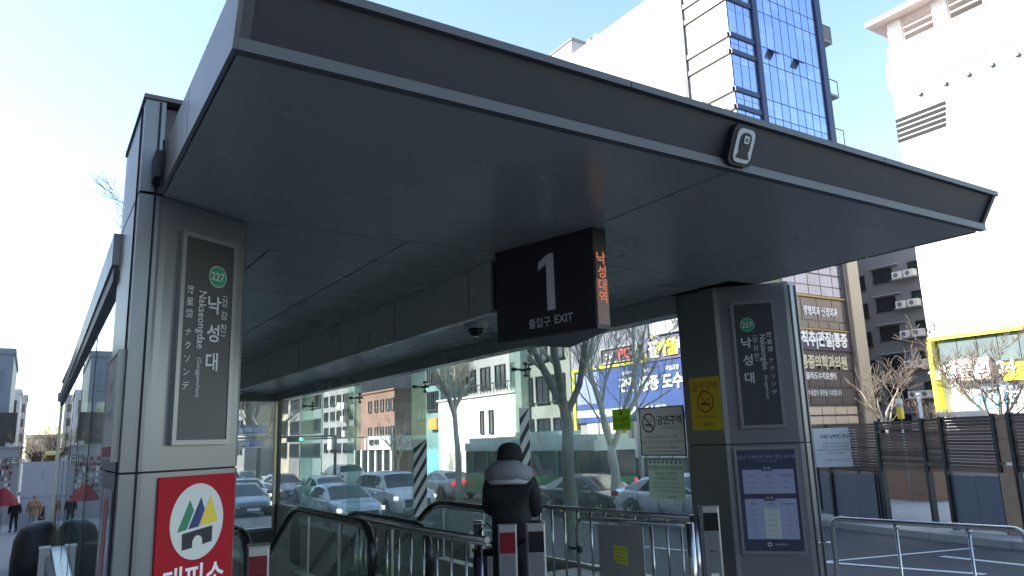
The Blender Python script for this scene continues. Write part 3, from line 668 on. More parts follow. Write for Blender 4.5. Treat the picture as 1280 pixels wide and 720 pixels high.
# ------------------------------------------------------------------ escalators
def esc_path(x, y0, z, y1):
    """handrail centreline: from newel bottom round the nose, along, then down the incline"""
    pts = []
    r = 0.30
    for k in range(11):
        a = R_(-90 - 18 * k * 1.0) # from bottom of nose to top
        pts.append((x, y0 + r + r * math.cos(R_(-90 - 18 * k)) * 1.0, z - r + r * math.sin(R_(-90 - 18 * k))))
    pts = [(x, y0 + .9, z - 2 * r - .05)] + pts
    pts.append((x, y1 - .4, z)); 
    for k in range(1, 6): a = R_(6 * k); pts.append((x, y1 - .4 + 1.0 * math.sin(a), z - 1.0 * (1 - math.cos(a))))
    yl, zl = pts[-1][1], pts[-1][2]
    pts.append((x, yl + 7.0, zl - 7.0 * math.tan(R_(30))))
    return pts
def escalator(label, xl, xr, y0, y1, zl, zr):
    t = thing('escalator', label, 'escalator', ((xl + xr) / 2, y0, 0)); o = Vector(t.location)
    for x, z in ((xl, zl), (xr, zr)):
        P = esc_path(x, y0, z, y1)
        m = MB(); m.tube([Vector(p) - o for p in P], .042, 12, flat=(1, .7)); part('handrail', m, RUBBER, t)
        # inner metal track under the rubber
        Q = [(p[0], p[1] + (.055 if i < 7 else 0), p[2] - (.05 if i > 5 else 0)) for i, p in enumerate(P)]
        m = MB(); m.tube([Vector(p) - o for p in Q[2:]], .014, 8); part('handrail_track', m, STEEL_M, t)
        # glass balustrade: fan between path and skirt line
        top = [Vector(p) - o for p in P[1:]]
        m = MB()
        for k in range(len(top) - 1):
            a, b = top[k], top[k + 1]
            za, zb = skirt(a.y + o.y, y1), skirt(b.y + o.y, y1)
            if b.y - a.y > .001 or k > 8:
                m.v += [(a.x, a.y, za), (b.x, b.y, zb), (b.x, b.y, b.z - .05), (a.x, a.y, a.z - .05)]; i = len(m.v) - 4; m.face((i, i + 1, i + 2, i + 3))
        # rounded nose
        cen = Vector((x, y0 + .3, 0)) - o
        m2 = [v for v in top[:11]]
        i = len(m.v); m.v += [tuple(v + Vector((0, .05, 0))) for v in m2] + [(cen.x, y0 + .3 - o.y, skirt(y0, y1))]
        m.face(list(range(i, i + 11)))
        part('balustrade_glass', m, GLASS_E, t)
        m = MB(); m.prism([(x - .07 - o.x, y0 + .15 - o.y), (x + .07 - o.x, y0 + .15 - o.y), (x + .07 - o.x, y1 - .3 - o.y), (x - .07 - o.x, y1 - .3 - o.y)], 0.0, .26)
        L = 7.5; i = len(m.v); dz = L * math.tan(R_(30))
        for (yy, z0) in ((y1 - .299, .26), (y1 - .299 + L, .26 - dz)):
            m.v += [(x - .07 - o.x, yy - o.y, z0 - .6), (x + .07 - o.x, yy - o.y, z0 - .6), (x + .07 - o.x, yy - o.y, z0), (x - .07 - o.x, yy - o.y, z0)]
        for q in ((0, 1, 2, 3), (7, 6, 5, 4), (3, 2, 6, 7), (0, 3, 7, 4), (1, 5, 6, 2)): m.face([i + k for k in q])
        part('skirt', m, STEEL_M, t)
        for yy in (y0 + .9, y0 + 1.9):
            m = MB(); m.box(x - .012 - o.x, x + .012 - o.x, yy - .006 - o.y, yy + .006 - o.y, .26, z - .06); part('glass_joint', m, STEEL_M, t)
    m = MB(); m.box(xl + .08 - o.x, xr - .08 - o.x, y0 + .1 - o.y, y1 - .5 - o.y, 0, .012); part('landing_plate', m, STEEL_M, t)
    for k in range(22):
        yy = y1 - .5 + k * .35; zz = min(.008, -.20 * k)
        m = MB(); m.box(xl + .08 - o.x, xr - .08 - o.x, yy - o.y, yy + .348 - o.y, zz - .22, zz); m.box(xl + .08 - o.x, xr - .08 - o.x, yy - o.y, yy + .02 - o.y, zz, zz + .004); part('step', m, DARK, t)
    return t
def skirt(y, y1): return .26 if y < y1 - .3 else .26 - (y - y1 + .3) * math.tan(R_(30))
escalator('left escalator with black handrails and greenish glass balustrade by the left column', 1.62, 2.72, 6.7, 9.3, .95, .95)
escalator('right escalator with black handrails in front of the person in the beanie', 3.30, 4.42, 6.7, 9.0, .88, .92)

# ------------------------------------------------------------------ railings
def arc(c, r, a0, a1, plane_dir, n=6):
    """quarter bend in the vertical plane along plane_dir"""
    d = Vector((plane_dir[0], plane_dir[1], 0)).normalized(); out = []
    for k in range(n + 1):
        a = R_(a0 + (a1 - a0) * k / n); out.append(Vector(c) + d * (r * math.cos(a)) + Vector((0, 0, r * math.sin(a))))
    return out
def bars(t, name, pts, z0, z1, r, m=STEEL, fl=None):
    for (x, y) in pts:
        b = MB(); b.tube([(x, y, z0), (x, y, z1)], r, 10); part(name, b, m, t)
t = thing('railing', 'steel railing with upright bars between the two escalators', 'railing', (3.05, 6.5, 0))
m = MB(); m.tube([(.06, -1.2, .90), (.0, 0, .90), (-.05, 1.25, .905)], .026, 12); m.tube([(.06, -1.2, .862), (-.05, 1.25, .865)], .012, 8); part('top_rail', m, STEEL, t)
m = MB(); m.tube([(.06, -1.2, .12), (-.05, 1.25, .12)], .016, 8); part('bottom_rail', m, STEEL, t)
bars(t, 'baluster', [(.055 - .043 * k * .28 / .5 * 1.0, -1.12 + k * .215) for k in range(11)], .12, .865, .0115)
bars(t, 'post', [(-.05, 1.25)], 0, .9, .024)
t = thing('railing', 'steel railing with upright bars along the stairs in front of the right glass wall', 'railing', (5.15, 6.4, 0))
m = MB(); m.tube([(-.17, 1.3, .905), (.0, 0, .90), (.12, -1.26, .90)], .024, 12); part('top_rail', m, STEEL, t)
m = MB(); m.tube([(-.17, 1.3, .12), (.12, -1.26, .12)], .016, 8); part('bottom_rail', m, STEEL, t)
bars(t, 'baluster', [(-.15 + .0237 * k, 1.15 - k * .205) for k in range(11)], .12, .89, .0125)
bars(t, 'post', [(.12, -1.24)], 0, .93, .045)
# hinged gate with board
t = thing('barrier_gate', 'steel tube gate with grey board and yellow note beside the stair railing', 'gate', (4.78, 4.9, 0))
dv = Vector((4.60 - 4.80, 6.1 - 4.85, 0)); L = dv.length; dn = dv.normalized()
P0 = Vector((.03, -.05, 0)); P1 = P0 + dn * L
m = MB(); m.tube([P0 + Vector((0, 0, .895)), P1 - dn * .1 + Vector((0, 0, .895))] + arc(P1 - dn * .1 + Vector((0, 0, .795)), .1, 90, 0, dn)[1:] + [P1 + Vector((0, 0, .05))], .019, 12); part('tube_frame', m, STEEL, t)
for f in (.02, .27, .55, .68): 
    b = MB(); q = P0 + dn * L * f; b.tube([q + Vector((0, 0, .08)), q + Vector((0, 0, .885))], .011, 8); part('baluster', b, STEEL, t)
b = MB(); a1 = math.atan2(-dn.y, -dn.x)
gb = link('gate_board', (lambda mm: (mm.plate([(-.27, -.38), (.27, -.38), (.27, .38), (-.27, .38)], -.006, .006), mm.mesh('gate_board', mat('board_grey', (.33, .33, .31), .6, 0, .1, 3)))[1])(MB()), t, tuple(P0 + dn * L * .55 + Vector((-.02, 0, .48))), a1)
m = MB(); m.plate([(-.085, .05), (.075, .03), (.075, .19), (-.085, .20)], -.010, -.0065); nt_ = part('yellow_note', m, mat('note_yellow', (.68, .66, .08), .7), gb)
for k, s in enumerate(('수증기 발생은 외부', '온도차이에 따른', '자연현상입니다', '안심하고 이용하세요')): txt(gb, s, .019, BROWNINK, -.005, .165 - .033 * k, -.0112)
b = MB(); q = P1; b.tube([q + Vector((0, 0, .6)), q + dn * .12 + Vector((0, 0, .6))], .014, 8); b.tube([q + dn * -.02 + Vector((0, 0, .57)), q + dn * -.02 + Vector((0, 0, .63))], .032, 10); part('latch', b, DARK, t)
bars(t, 'post', [(P0.x + .02, P0.y - .06)], 0, .92, .036)
# outdoor railing at the right
t = thing('railing', 'polished steel loop railing outside the right column', 'railing', (6.9, 4.2, 0))
a = Vector((-.07, .62, 0)); b2 = Vector((.20, -1.02, 0)); d = (b2 - a).normalized(); zz = .79; g0 = -.3
m = MB(); m.tube([a + Vector((0, 0, g0))] + [p for p in arc(a + d * .09 + Vector((0, 0, zz - .09)), .09, 180, 90, d)] + [p for p in arc(b2 - d * .09 + Vector((0, 0, zz - .09)), .09, 90, 0, d)] + [b2 + Vector((0, 0, g0))], .025, 14); part('loop_rail', m, STEEL, t)
for f in (.37, .74):
    q = a + (b2 - a) * f; m = MB(); m.tube([q + Vector((0, 0, g0)), q + Vector((0, 0, zz - .02))], .013, 10); m.tube([q + Vector((0, 0, zz - .055)), q + Vector((0, 0, zz - .02))], .022, 10); part('upright', m, STEEL, t)
m = MB(); q = a + Vector((0, 0, .56)); m.tube([q, q + Vector((-.1, .11, 0))], .012, 8); m.tube([q + Vector((-.09, .1, 0)), q + Vector((-.105, .115, 0))], .028, 10); part('wall_bracket', m, STEEL, t)

# escalator indicator posts
def ipost(label, x, y, ang, lensm, wd=.145, z=1.0, sticker=False):
    t = thing('indicator_post', label, 'post', (x, y, 0), ang, 'escalator indicator posts')
    m = MB(); m.box(-wd / 2, wd / 2, -.09, .09, 0, z, ch=.012); part('housing', m, STEEL_M, t)
    m = MB(); m.box(-wd / 2 - .004, wd / 2 + .004, -.094, .094, z + .001, z + .014, ch=.012); part('cap', m, STEEL, t)
    m = MB(); m.plate([(-wd * .41, z - .21), (wd * .41, z - .21), (wd * .41, z - .05), (-wd * .41, z - .05)], -.096, -.0905); part('display', m, lensm, t)
    m = MB(); m.plate([(-wd * .36, .1), (wd * .36, .1), (wd * .36, z - .215), (-wd * .36, z - .215)], -.094, -.0905); part('front_cover', m, PANEL, t)
    m = MB(); m.tube([(-wd * .18, -.097, z - .39), (wd * .18, -.097, z - .39)], .004, 6); part('cover_pull', m, DARK, t)
    if sticker:
        m = MB(); m.plate([(-.035, z - .72), (.035, z - .72), (.035, z - .58), (-.035, z - .58)], -.0965, -.0945); s = part('sticker', m, WHITE, t)
        m = MB(); m.ring(0, z - .645, .010, .026, -.098); part('ring_mark', m, BLACKINK, s)
    return t
LENS_R = mat('lens_red', (.17, .004, .012), .25); LENS_K = mat('lens_dark', (.01, .01, .012), .2)
ipost('steel indicator post with red display beside the left column', 1.395, 5.52, R_(-14), LENS_R)
ipost('steel indicator post with red display, left one of the pair behind which the person stands', 3.30, 5.30, R_(-32), LENS_R, .15)
ipost('steel indicator post with black display, right one of the pair behind which the person stands', 3.50, 5.19, R_(-32), LENS_K, .15)
ipost('steel indicator post with black display and round sticker against the right column', 5.40, 5.10, R_(-38), LENS_K, .16, sticker=True)
t = thing('bollard', 'short steel tube post standing left of the person in the beanie', 'post', (3.46, 6.05, 0))
m = MB(); m.tube([(0, 0, 0), (0, 0, .93)], .045, 16); part('tube', m, STEEL, t)
m = MB(); m.loft([(0, 0, .931, .052, .052), (0, 0, .955, .052, .052), (0, 0, .965, .035, .035)], 18); part('cap', m, STEEL, t)
# sign plate on escalator skirt behind the railing
t = thing('safety_plaque', 'small white escalator safety plaque behind the railing bars', 'plaque', (3.95, 7.0, .62), R_(-40))
m = MB(); m.plate([(-.045, -.13), (.045, -.13), (.045, .13), (-.045, .13)], -.004, 0); part('plate', m, OFFW, t)
m = MB(); m.disc(0, .065, .026, -.0055, -.0045, seg=20); m.disc(0, -.055, .026, -.0055, -.0045, seg=20); part('symbol', m, BLACKINK, t)

# ------------------------------------------------------------------ people
def skinned(name, verts, edges, radii, m, parent, root=0, sub=2):
    me = bpy.data.meshes.new(name); me.from_pydata(verts, edges, [])
    o = bpy.data.objects.new(name, me); C.objects.link(o)
    o.modifiers.new('s', 'SKIN'); sv = me.skin_vertices[0].data
    for i, r in enumerate(radii): sv[i].radius = r if hasattr(r, '__len__') else (r, r); sv[i].use_root = (i == root)
    sb = o.modifiers.new('u', 'SUBSURF'); sb.levels = sub; sb.render_levels = sub
    def fix(me2):
        me2.materials.clear(); me2.materials.append(m)
        for p in me2.polygons: p.use_smooth = True
    fin = bpy.data.objects.new(name, EMPTYMESH); C.objects.link(fin); fin.parent = parent
    LATER.append((o, fin, fix, name)); return fin
def person(label, loc, rotz, h=1.66, coat=COAT, trou=DENIM, hat=None, hood=None, hair=BEANIE, stride=.0, armbend=False, shoe=RUBBER, puffy=1.0, long=0.0):
    """faces +y in local space"""
    t = thing('person', label, 'person', loc, rotz); k = h / 1.70
    V = []; E_ = []; Rd = []
    def add(p, r, con=None):
        V.append((p[0] * k, p[1] * k, p[2] * k)); Rd.append(r * k if not hasattr(r, '__len__') else (r[0] * k, r[1] * k)); i = len(V) - 1
        if con is not None: E_.append((con, i))
        return i
    pel = add((0, 0, .92), (.15, .11)); w1 = add((0, 0, 1.12), (.13, .10), pel); ch = add((0, .0, 1.32), (.16, .11), w1); nk = add((0, .0, 1.46), .06, ch)
    n2 = add((0, .015, 1.52), .055, nk); hd = add((0, .02, 1.60), (.075, .09), n2); tp = add((0, .01, 1.67), (.06, .07), hd)
    hands = []
    for s in (-1, 1):
        sh = add((s * .17, 0, 1.40), .06, ch)
        if armbend:
            el = add((s * .215, .04, 1.13), .045, sh); wr = add((s * .12, .26, 1.10 + .04 * s), .03, el); hv = (-s * .35, .9, .1)
        else:
            el = add((s * .25, -.03 - s * stride * .3, 1.13), .045, sh); wr = add((s * .27, .04 - s * stride * .6, .88), .03, el); hv = (0, .15, -1)
        hvv = Vector(hv).normalized(); pw = Vector(V[wr]) / k
        pm = add(tuple(pw + hvv * .07), (.035, .02), wr)
        side = Vector((s, 0, 0)) if armbend else Vector((0, 1, 0))
        for f in range(4):
            off = side * (.026 - .017 * f); ln = (.07, .08, .075, .06)[f]
            a = add(tuple(pw + hvv * .10 + off), .010, pm); b = add(tuple(pw + hvv * (.10 + ln * .5) + off), .009, a); add(tuple(pw + hvv * (.10 + ln) + off + Vector((-s * .02, 0, 0))), .008, b)
        a = add(tuple(pw + hvv * .04 + side * .035), .011, pm); add(tuple(pw + hvv * .085 + side * .055), .009, a)
        lg = add((s * .09, 0, .86), .09, pel); kn = add((s * .10, .03 + s * stride * .5, .48), .06, lg); an = add((s * .10, -.02 + s * stride, .09), .04, kn); add((s * .10, .12 + s * stride, .04), .035, an)
    skinned('body', V, E_, Rd, SKIN, t)
    # face details
    m = MB()
    for s in (-1, 1): m.loft([(s * .082 * k, .0, 1.57 * k, .008, .015), (s * .088 * k, .0, 1.60 * k, .012, .02), (s * .086 * k, .0, 1.635 * k, .008, .015)], 8)
    m.tube([(0, .10 * k, 1.62 * k), (0, .125 * k, 1.585 * k)], [.008, .014], 8); part('face_features', m, SKIN, t)
    m = MB()
    for s in (-1, 1): m.tube([(s * .03 * k, .096 * k, 1.62 * k), (s * .03 * k, .104 * k, 1.62 * k)], .009, 8)
    m.tube([(-.02 * k, .098 * k, 1.553 * k), (.02 * k, .098 * k, 1.553 * k)], .004, 6); part('eye', m, BLACKINK, t)
    # trousers
    V2 = [(0, 0, .95 * k)]; E2 = []; R2 = [(.165 * k, .12 * k)]
    for s in (-1, 1):
        i = len(V2); V2 += [(s * .09 * k, 0, .84 * k), (s * .10 * k, (.03 + s * stride * .5) * k, .48 * k), (s * .10 * k, (-.02 + s * stride) * k, .10 * k)]; E2 += [(0, i), (i, i + 1), (i + 1, i + 2)]; R2 += [.10 * k, .078 * k, .062 * k]
    skinned('trousers', V2, E2, R2, trou, t)
    for s in (-1, 1):
        m = MB(); y0 = (-.02 + s * stride) * k; m.loft([(s * .10 * k, y0 + .05, 0, .05, .13, .8), (s * .10 * k, y0 + .05, .05, .05, .13, .8), (s * .10 * k, y0 - .0, .10, .04, .06)], 14); part('shoe', m, shoe, t)
    # coat
    z0 = (.78 - long) * k; p = puffy
    V3 = [(0, 0, z0 + .04), (0, 0, 1.0 * k), (0, 0, 1.18 * k), (0, -.005, 1.34 * k), (0, -.01, 1.43 * k)]; R3 = [(.205 * k * p, .15 * k * p), (.20 * k * p, .15 * k * p), (.195 * k * p, .145 * k * p), (.20 * k * p, .14 * k * p), (.12 * k * p, .10 * k * p)]
    E3 = [(0, 1), (1, 2), (2, 3), (3, 4)]
    for s in (-1, 1):
        i = len(V3)
        if armbend: V3 += [(s * .19 * k, -.005, 1.375 * k), (s * .225 * k, .03, 1.15 * k), (s * .15 * k, .22 * k, 1.10 * k)]
        else: V3 += [(s * .20 * k, 0, 1.375 * k), (s * .27 * k, (-.03 - s * stride * .3) * k, 1.13 * k), (s * .28 * k, (.03 - s * stride * .55) * k, .92 * k)]
        E3 += [(3, i), (i, i + 1), (i + 1, i + 2)]; R3 += [.085 * k * p, .075 * k * p, .058 * k * p]
    skinned('jacket', V3, E3, R3, coat, t, root=1)
    if hood:
        m = MB(); m.tube([(0.13 * k, .06 * k, 1.42 * k), (.15 * k, -.05 * k, 1.46 * k), (.07 * k, -.14 * k, 1.50 * k), (-.06 * k, -.14 * k, 1.50 * k), (-.15 * k, -.05 * k, 1.46 * k), (-.13 * k, .06 * k, 1.42 * k)], [.05 * k, .085 * k, .095 * k, .095 * k, .085 * k, .05 * k], 14); part('hood', m, hood, t)
        m = MB(); m.tube([(0.165 * k, .07 * k, 1.37 * k), (.19 * k, -.05 * k, 1.40 * k), (.09 * k, -.17 * k, 1.41 * k), (-.08 * k, -.17 * k, 1.41 * k), (-.19 * k, -.05 * k, 1.40 * k), (-.165 * k, .07 * k, 1.37 * k)], .03 * k, 10); part('hood_rim', m, mat('hood_rim_grey', (.42, .43, .44), .9, 0, .1, 10), t)
    if hat:
        m = MB(); rg = [(0, .0, 1.585, .098, .112), (0, .0, 1.61, .104, .118), (0, 0, 1.645, .103, .117), (0, -.002, 1.648, .099, .113), (0, -.004, 1.69, .094, .106), (0, -.006, 1.725, .075, .085), (0, -.006, 1.745, .045, .05), (0, -.006, 1.752, .01, .01)]
        m.loft([(a * k, b * 1.2 * k, (1.585 + (c - 1.585) * 1.0) * k, d * 1.17 * k, e * 1.15 * k) for a, b, c, d, e in rg], 24); part('beanie', m, hat, t)
    else:
        m = MB(); rg = [(0, -.025, 1.52, .07, .06), (0, -.02, 1.58, .088, .085), (0, -.012, 1.64, .09, .10), (0, -.006, 1.69, .075, .09), (0, 0, 1.715, .04, .045), (0, 0, 1.72, .01, .01)]
        m.loft([(a * k, b * k, c * k, d * k, e * k) for a, b, c, d, e in rg], 20); part('hair', m, hair, t)
    return t
PP = at_depth(637, 560, 6.5); PP.z = 0; PP = tuple(PP)
pm = person('person seen from behind in dark beanie and black padded jacket with grey hood', PP, R_(-46), 1.60, hat=BEANIE, hood=HOODG, armbend=True, puffy=1.02, long=.2)
t = thing('handbag', 'dark bag with purple and white side hanging at the left of the beanie wearer', 'bag', (3.44, 5.86, 0.42), R_(-35))
m = MB(); m.loft([(0, 0, 0, .11, .05, .6), (0, 0, .2, .13, .06, .6), (0, 0, .32, .12, .045, .6)], 16); part('bag_body', m, COAT, t)
m = MB(); m.plate([(-.09, .02), (-.01, .02), (-.01, .27), (-.09, .27)], -.066, -.058); part('purple_panel', m, mat('purple_cloth', (.07, .05, .16), .7), t)
m = MB(); m.plate([(.0, .02), (.05, .02), (.05, .27), (.0, .27)], -.066, -.058); part('white_panel', m, WHITE, t)
m = MB(); m.tube([(-.08, 0, .31), (-.06, .01, .47), (.0, .02, .54), (.06, .01, .47), (.08, 0, .31)], .008, 6); part('strap', m, COAT, t)

TAN = mat('tan_jacket', (.30, .18, .09), .8); GREYT = mat('grey_trousers', (.30, .30, .31), .9)
q = at_depth(17, 668, 37.5); person('person in black clothes walking under the dark red awning on the left street', (q.x - .05, q.y, G(q.x, q.y) + .11), R_(165), 1.62, stride=.12)
q = at_depth(40, 667, 36.5); person('person in tan hooded jacket and light grey trousers walking on the left street', (q.x, q.y, G(q.x, q.y) + .11), R_(180), 1.72, coat=TAN, trou=GREYT, hair=TAN, stride=-.12, puffy=1.1)

# ------------------------------------------------------------------ vehicles
def car(label, cx, cy, heading, paint, kind='sedan', lit_tail=False, lit_head=False, zoff=0.0):
    if kind == 'sedan':
        L, W2 = 4.75, .92
        st = [(0, .50, .60, .60), (.06, .66, .66, .74), (.35, .76, .76, .87), (.9, .86, .86, .92), (1.25, .93, .93, .92), (2.05, 1.36, .90, .92), (2.5, 1.44, .90, .92), (3.1, 1.42, .91, .92), (3.55, 1.33, .92, .92), (4.15, 1.06, .95, .91), (4.55, 1.03, .95, .88), (4.70, .97, .90, .80), (4.75, .72, .72, .76)]
        cow, r0, r1, deck = 4, 5, 8, 9; wx = (.92, 3.78)
    elif kind == 'suv':
        L, W2 = 4.75, .95
        st = [(0, .60, .70, .66), (.05, .80, .80, .80), (.3, .96, .95, .91), (.9, 1.05, 1.02, .95), (1.2, 1.10, 1.05, .95), (1.85, 1.62, 1.02, .95), (2.3, 1.70, 1.02, .95), (3.3, 1.71, 1.03, .95), (4.1, 1.66, 1.05, .95), (4.55, 1.25, 1.07, .93), (4.65, 1.1, 1.05, .90), (4.72, 1.0, 1.0, .86), (4.75, .8, .8, .8)]
        cow, r0, r1, deck = 4, 5, 8, 9; wx = (.95, 3.75)
    t = thing('car', label, 'car', (cx, cy, G(cx, cy) + zoff), heading)
    # local: x forward; station s measured from the nose: x = L/2 - s
    rows = []
    for i, (s, zt, zb, wd) in enumerate(st):
        x = L / 2 - s; zlow = .22 if 0 < i < len(st) - 1 else .36; w_ = W2 * wd / .92 if False else W2 * (wd / .95)
        gh = zt > zb + .2
        wt = w_ * (.74 if gh else .86); 
        row = [(x, w_ * .80, zlow), (x, w_ * .97, zlow + .10), (x, w_, .52), (x, w_ * .985, zb - .06), (x, w_ * .955, zb), (x, wt + .02 if gh else w_ * .90, zt - (.06 if gh else .012)), (x, wt * .86, zt - .008), (x, 0, zt + .012)]
        rows.append(row)
    body = MB(); nr = len(rows[0]); cols = nr * 2 - 1
    for row in rows:
        body.v += [(a, b, c) for a, b, c in row] + [(a, -b, c) for a, b, c in row[:-1][::-1]]
    glasses = {}
    for i in range(len(rows) - 1):
        for j in range(cols - 1):
            f = (i * cols + j, (i + 1) * cols + j, (i + 1) * cols + j + 1, i * cols + j + 1)
            jj = j if j < nr - 1 else cols - 2 - j
            g = None
            if jj == 4 and cow <= i < deck: g = 'side_window'
            if jj in (5, 6) and i == cow: g = 'windscreen'
            if jj in (5, 6) and i == r1: g = 'rear_window'
            body.face(f, 0, True)
            if g: glasses.setdefault((g, 0 if j < nr - 1 else 1), []).append(f)
    for i in (0, len(rows) - 1):
        f = [i * cols + j for j in range(cols)]; body.face(f if i else f[::-1], 0)
    bo = part('body', body, paint, t)
    # windows: proud copies, shrunk towards their centre
    sets = {'windscreen': [], 'rear_window': []}
    for (g, sd), fs in glasses.items():
        if g in sets: sets[g] += fs
        else:
            m = MB()
            for f in fs:
                vs = [Vector(body.v[a]) for a in f]; i = len(m.v); c = sum(vs, Vector()) / 4
                for v in vs:
                    d = (v - c); d.x *= .95; d.z *= .80; d.y *= .80; m.v.append(tuple(c + d + Vector((0, .012 if c.y > 0 else -.012, .004))))
                m.face((i, i + 1, i + 2, i + 3) if True else 0)
            part('side_window', m, CGLASS, t)
    for g, fs in sets.items():
        m = MB(); ids = sorted({a for f in fs for a in f}); mp_ = {}
        c = sum((Vector(body.v[a]) for a in ids), Vector()) / len(ids)
        for a in ids:
            v = Vector(body.v[a]); d = v - c; d *= .93; mp_[a] = len(m.v); m.v.append(tuple(c + d + Vector((.012 if g == 'windscreen' else -.012, 0, .016))))
        for f in fs: m.face([mp_[a] for a in f], 0, True)
        part(g, m, CGLASS, t)
    # wheels
    for x in (L / 2 - wx[0], L / 2 - wx[1]):
        for s in (-1, 1):
            y = s * (W2 - .10); m = MB()
            m.tube([(0, -.11, 0), (0, -.09, 0), (0, .09, 0), (0, .11, 0)], [.30, .335, .335, .30], 24); wo = part('wheel', m, TIRE, t, (x, y, .335))
            m = MB(); ys_ = s * .112
            m.tube([(0, ys_ - .004, 0), (0, ys_ + .004, 0)], [.215, .21], 20, 1)
            for q_ in range(5):
                an = 2 * PI * q_ / 5; m.tube([(0, ys_ + .01 * s, 0), (.20 * math.cos(an), ys_ + .01 * s, .20 * math.sin(an))], .022, 6)
            part('rim', m, [STEEL_M, DARK], wo)
            m = MB(); i = 0; n = 16
            for q_ in range(n + 1):
                an = PI * q_ / n; 
                for rr_ in (.335, .385): m.v.append((x + rr_ * math.cos(an), s * (W2 * .995 + .006), .36 + rr_ * math.sin(an)))
            for q_ in range(n): m.face((2 * q_, 2 * q_ + 1, 2 * q_ + 3, 2 * q_ + 2))
            i = len(m.v)
            m.v += [(x + .34 * math.cos(PI * q_ / n), s * (W2 * .992 + .003), .30 + .36 * math.sin(PI * q_ / n)) for q_ in range(n + 1)]; m.face(list(range(i, i + n + 1)))
            part('wheel_arch', m, GAP, t)
    fz = .66 if kind == 'sedan' else .80
    for s in (-1, 1):
        m = MB(); m.box(L / 2 - .30, L / 2 - .005 - .03, s * W2 * .86 - .09, s * W2 * .86 + .01, fz - .09, fz + .04, ch=.03); part('headlight', m, HEADL if lit_head else HEADOFF, t)
        zz = .86 if kind == 'sedan' else 1.0
        m = MB(); m.box(-L / 2 + .01, -L / 2 + .28, s * W2 * .80 - .14, s * W2 * .80 + .035, zz - .09, zz + .05, ch=.03); part('tail_light', m, TAILR if lit_tail else mat('tail_dark', (.22, .01, .015), .25), t)
        m = MB(); m.loft([(L / 2 - 1.55, s * (W2 + .08), .98 + (.12 if kind == 'suv' else 0), .05, .08), (L / 2 - 1.55, s * (W2 + .08), 1.10 + (.12 if kind == 'suv' else 0), .06, .09)], 10); part('door_mirror', m, paint, t)
        m = MB()
        for xx in (L / 2 - 1.62, L / 2 - 2.62, L / 2 - 3.5): m.box(xx - .006, xx + .006, s * W2 - .012 if s > 0 else s * W2 - .004, s * W2 + .004 if s > 0 else s * W2 + .012, .36, .85)
        part('door_gap', m, GAP, t)
        m = MB()
        for xx in (L / 2 - 2.45, L / 2 - 3.35): m.box(xx - .09, xx + .09, s * W2 - .01, s * W2 + .012, .80, .83)
        part('door_handle', m, paint, t)
    m = MB(); m.box(L / 2 - .02, L / 2 + .012, -.55, .55, .40, .58 if kind == 'sedan' else .72, ch=.01); part('grille', m, DARK, t)
    for xx, sgn in ((L / 2 + .013, 1), (-L / 2 - .008, -1)):
        m = MB(); m.box(min(xx, xx + .006 * sgn), max(xx, xx + .006 * sgn), -.26, .26, .40 if sgn > 0 else .62, .51 if sgn > 0 else .73); part('number_plate', m, WHITE, t)
    if lit_tail:
        m = MB(); m.box(-L / 2 - .004, -L / 2 + .05, -.62, .62, .90, .96); part('light_bar', m, TAILR, t)
    return t
P_WHITE = mat('paint_white', (.72, .73, .75), .25, 0, .03, 2, coat=.8)
P_SILV = mat('paint_silver', (.58, .61, .67), .28, .6, .04, 2, coat=.7)
P_GREY = mat('paint_grey', (.13, .15, .18), .25, .5, .05, 2, coat=.8)
P_LBLUE = mat('paint_pale_blue', (.48, .58, .66), .25, .2, .04, 2, coat=.8)
P_BLACK = mat('paint_black', (.02, .022, .026), .2, 0, .1, 2, coat=.8)
DN, UP = R_(-90), R_(90)
car('silver saloon car passing on the road just behind the green escalator notice', 16.3, 16.2, DN, P_SILV, zoff=.0)
car('pale blue saloon car with lit headlight, in front of the white off-roader', 9.9, 27.6, DN, P_LBLUE, lit_head=True)
car('white off-roader facing right beyond the pale blue saloon', 12.9, 29.6, DN, P_WHITE, 'suv', lit_head=True)
car('white saloon car with red tail light seen left of the person in the beanie', 18.9, 36.6, UP, P_WHITE, lit_tail=True)
car('dark grey saloon car with lit headlight partly hidden by the left column', 7.9, 34.6, DN, P_GREY, lit_head=True)
car('white saloon car with lit headlights directly behind the dark grey saloon', 9.6, 41.2, DN, P_WHITE, lit_head=True)
car('silver saloon car with headlights beside the glass corner post', 12.8, 45.6, DN, P_SILV, lit_head=True)
car('white saloon car seen from the rear with a full width red light bar', 13.1, 39.5, UP, P_WHITE, lit_tail=True)
car('white off-roader farther up the road above the red light bar', 18.0, 50.2, UP, P_WHITE, 'suv')
car('small dark grey car farthest away in the queue behind the left column', 14.6, 62, DN, P_GREY)
car('black saloon car in shade in front of the green bus', 17.0, 21.4, DN, P_BLACK)
car('silver off-roader far away in the queue left of the glass corner post', 11.0, 53, DN, P_SILV, 'suv', lit_head=True)

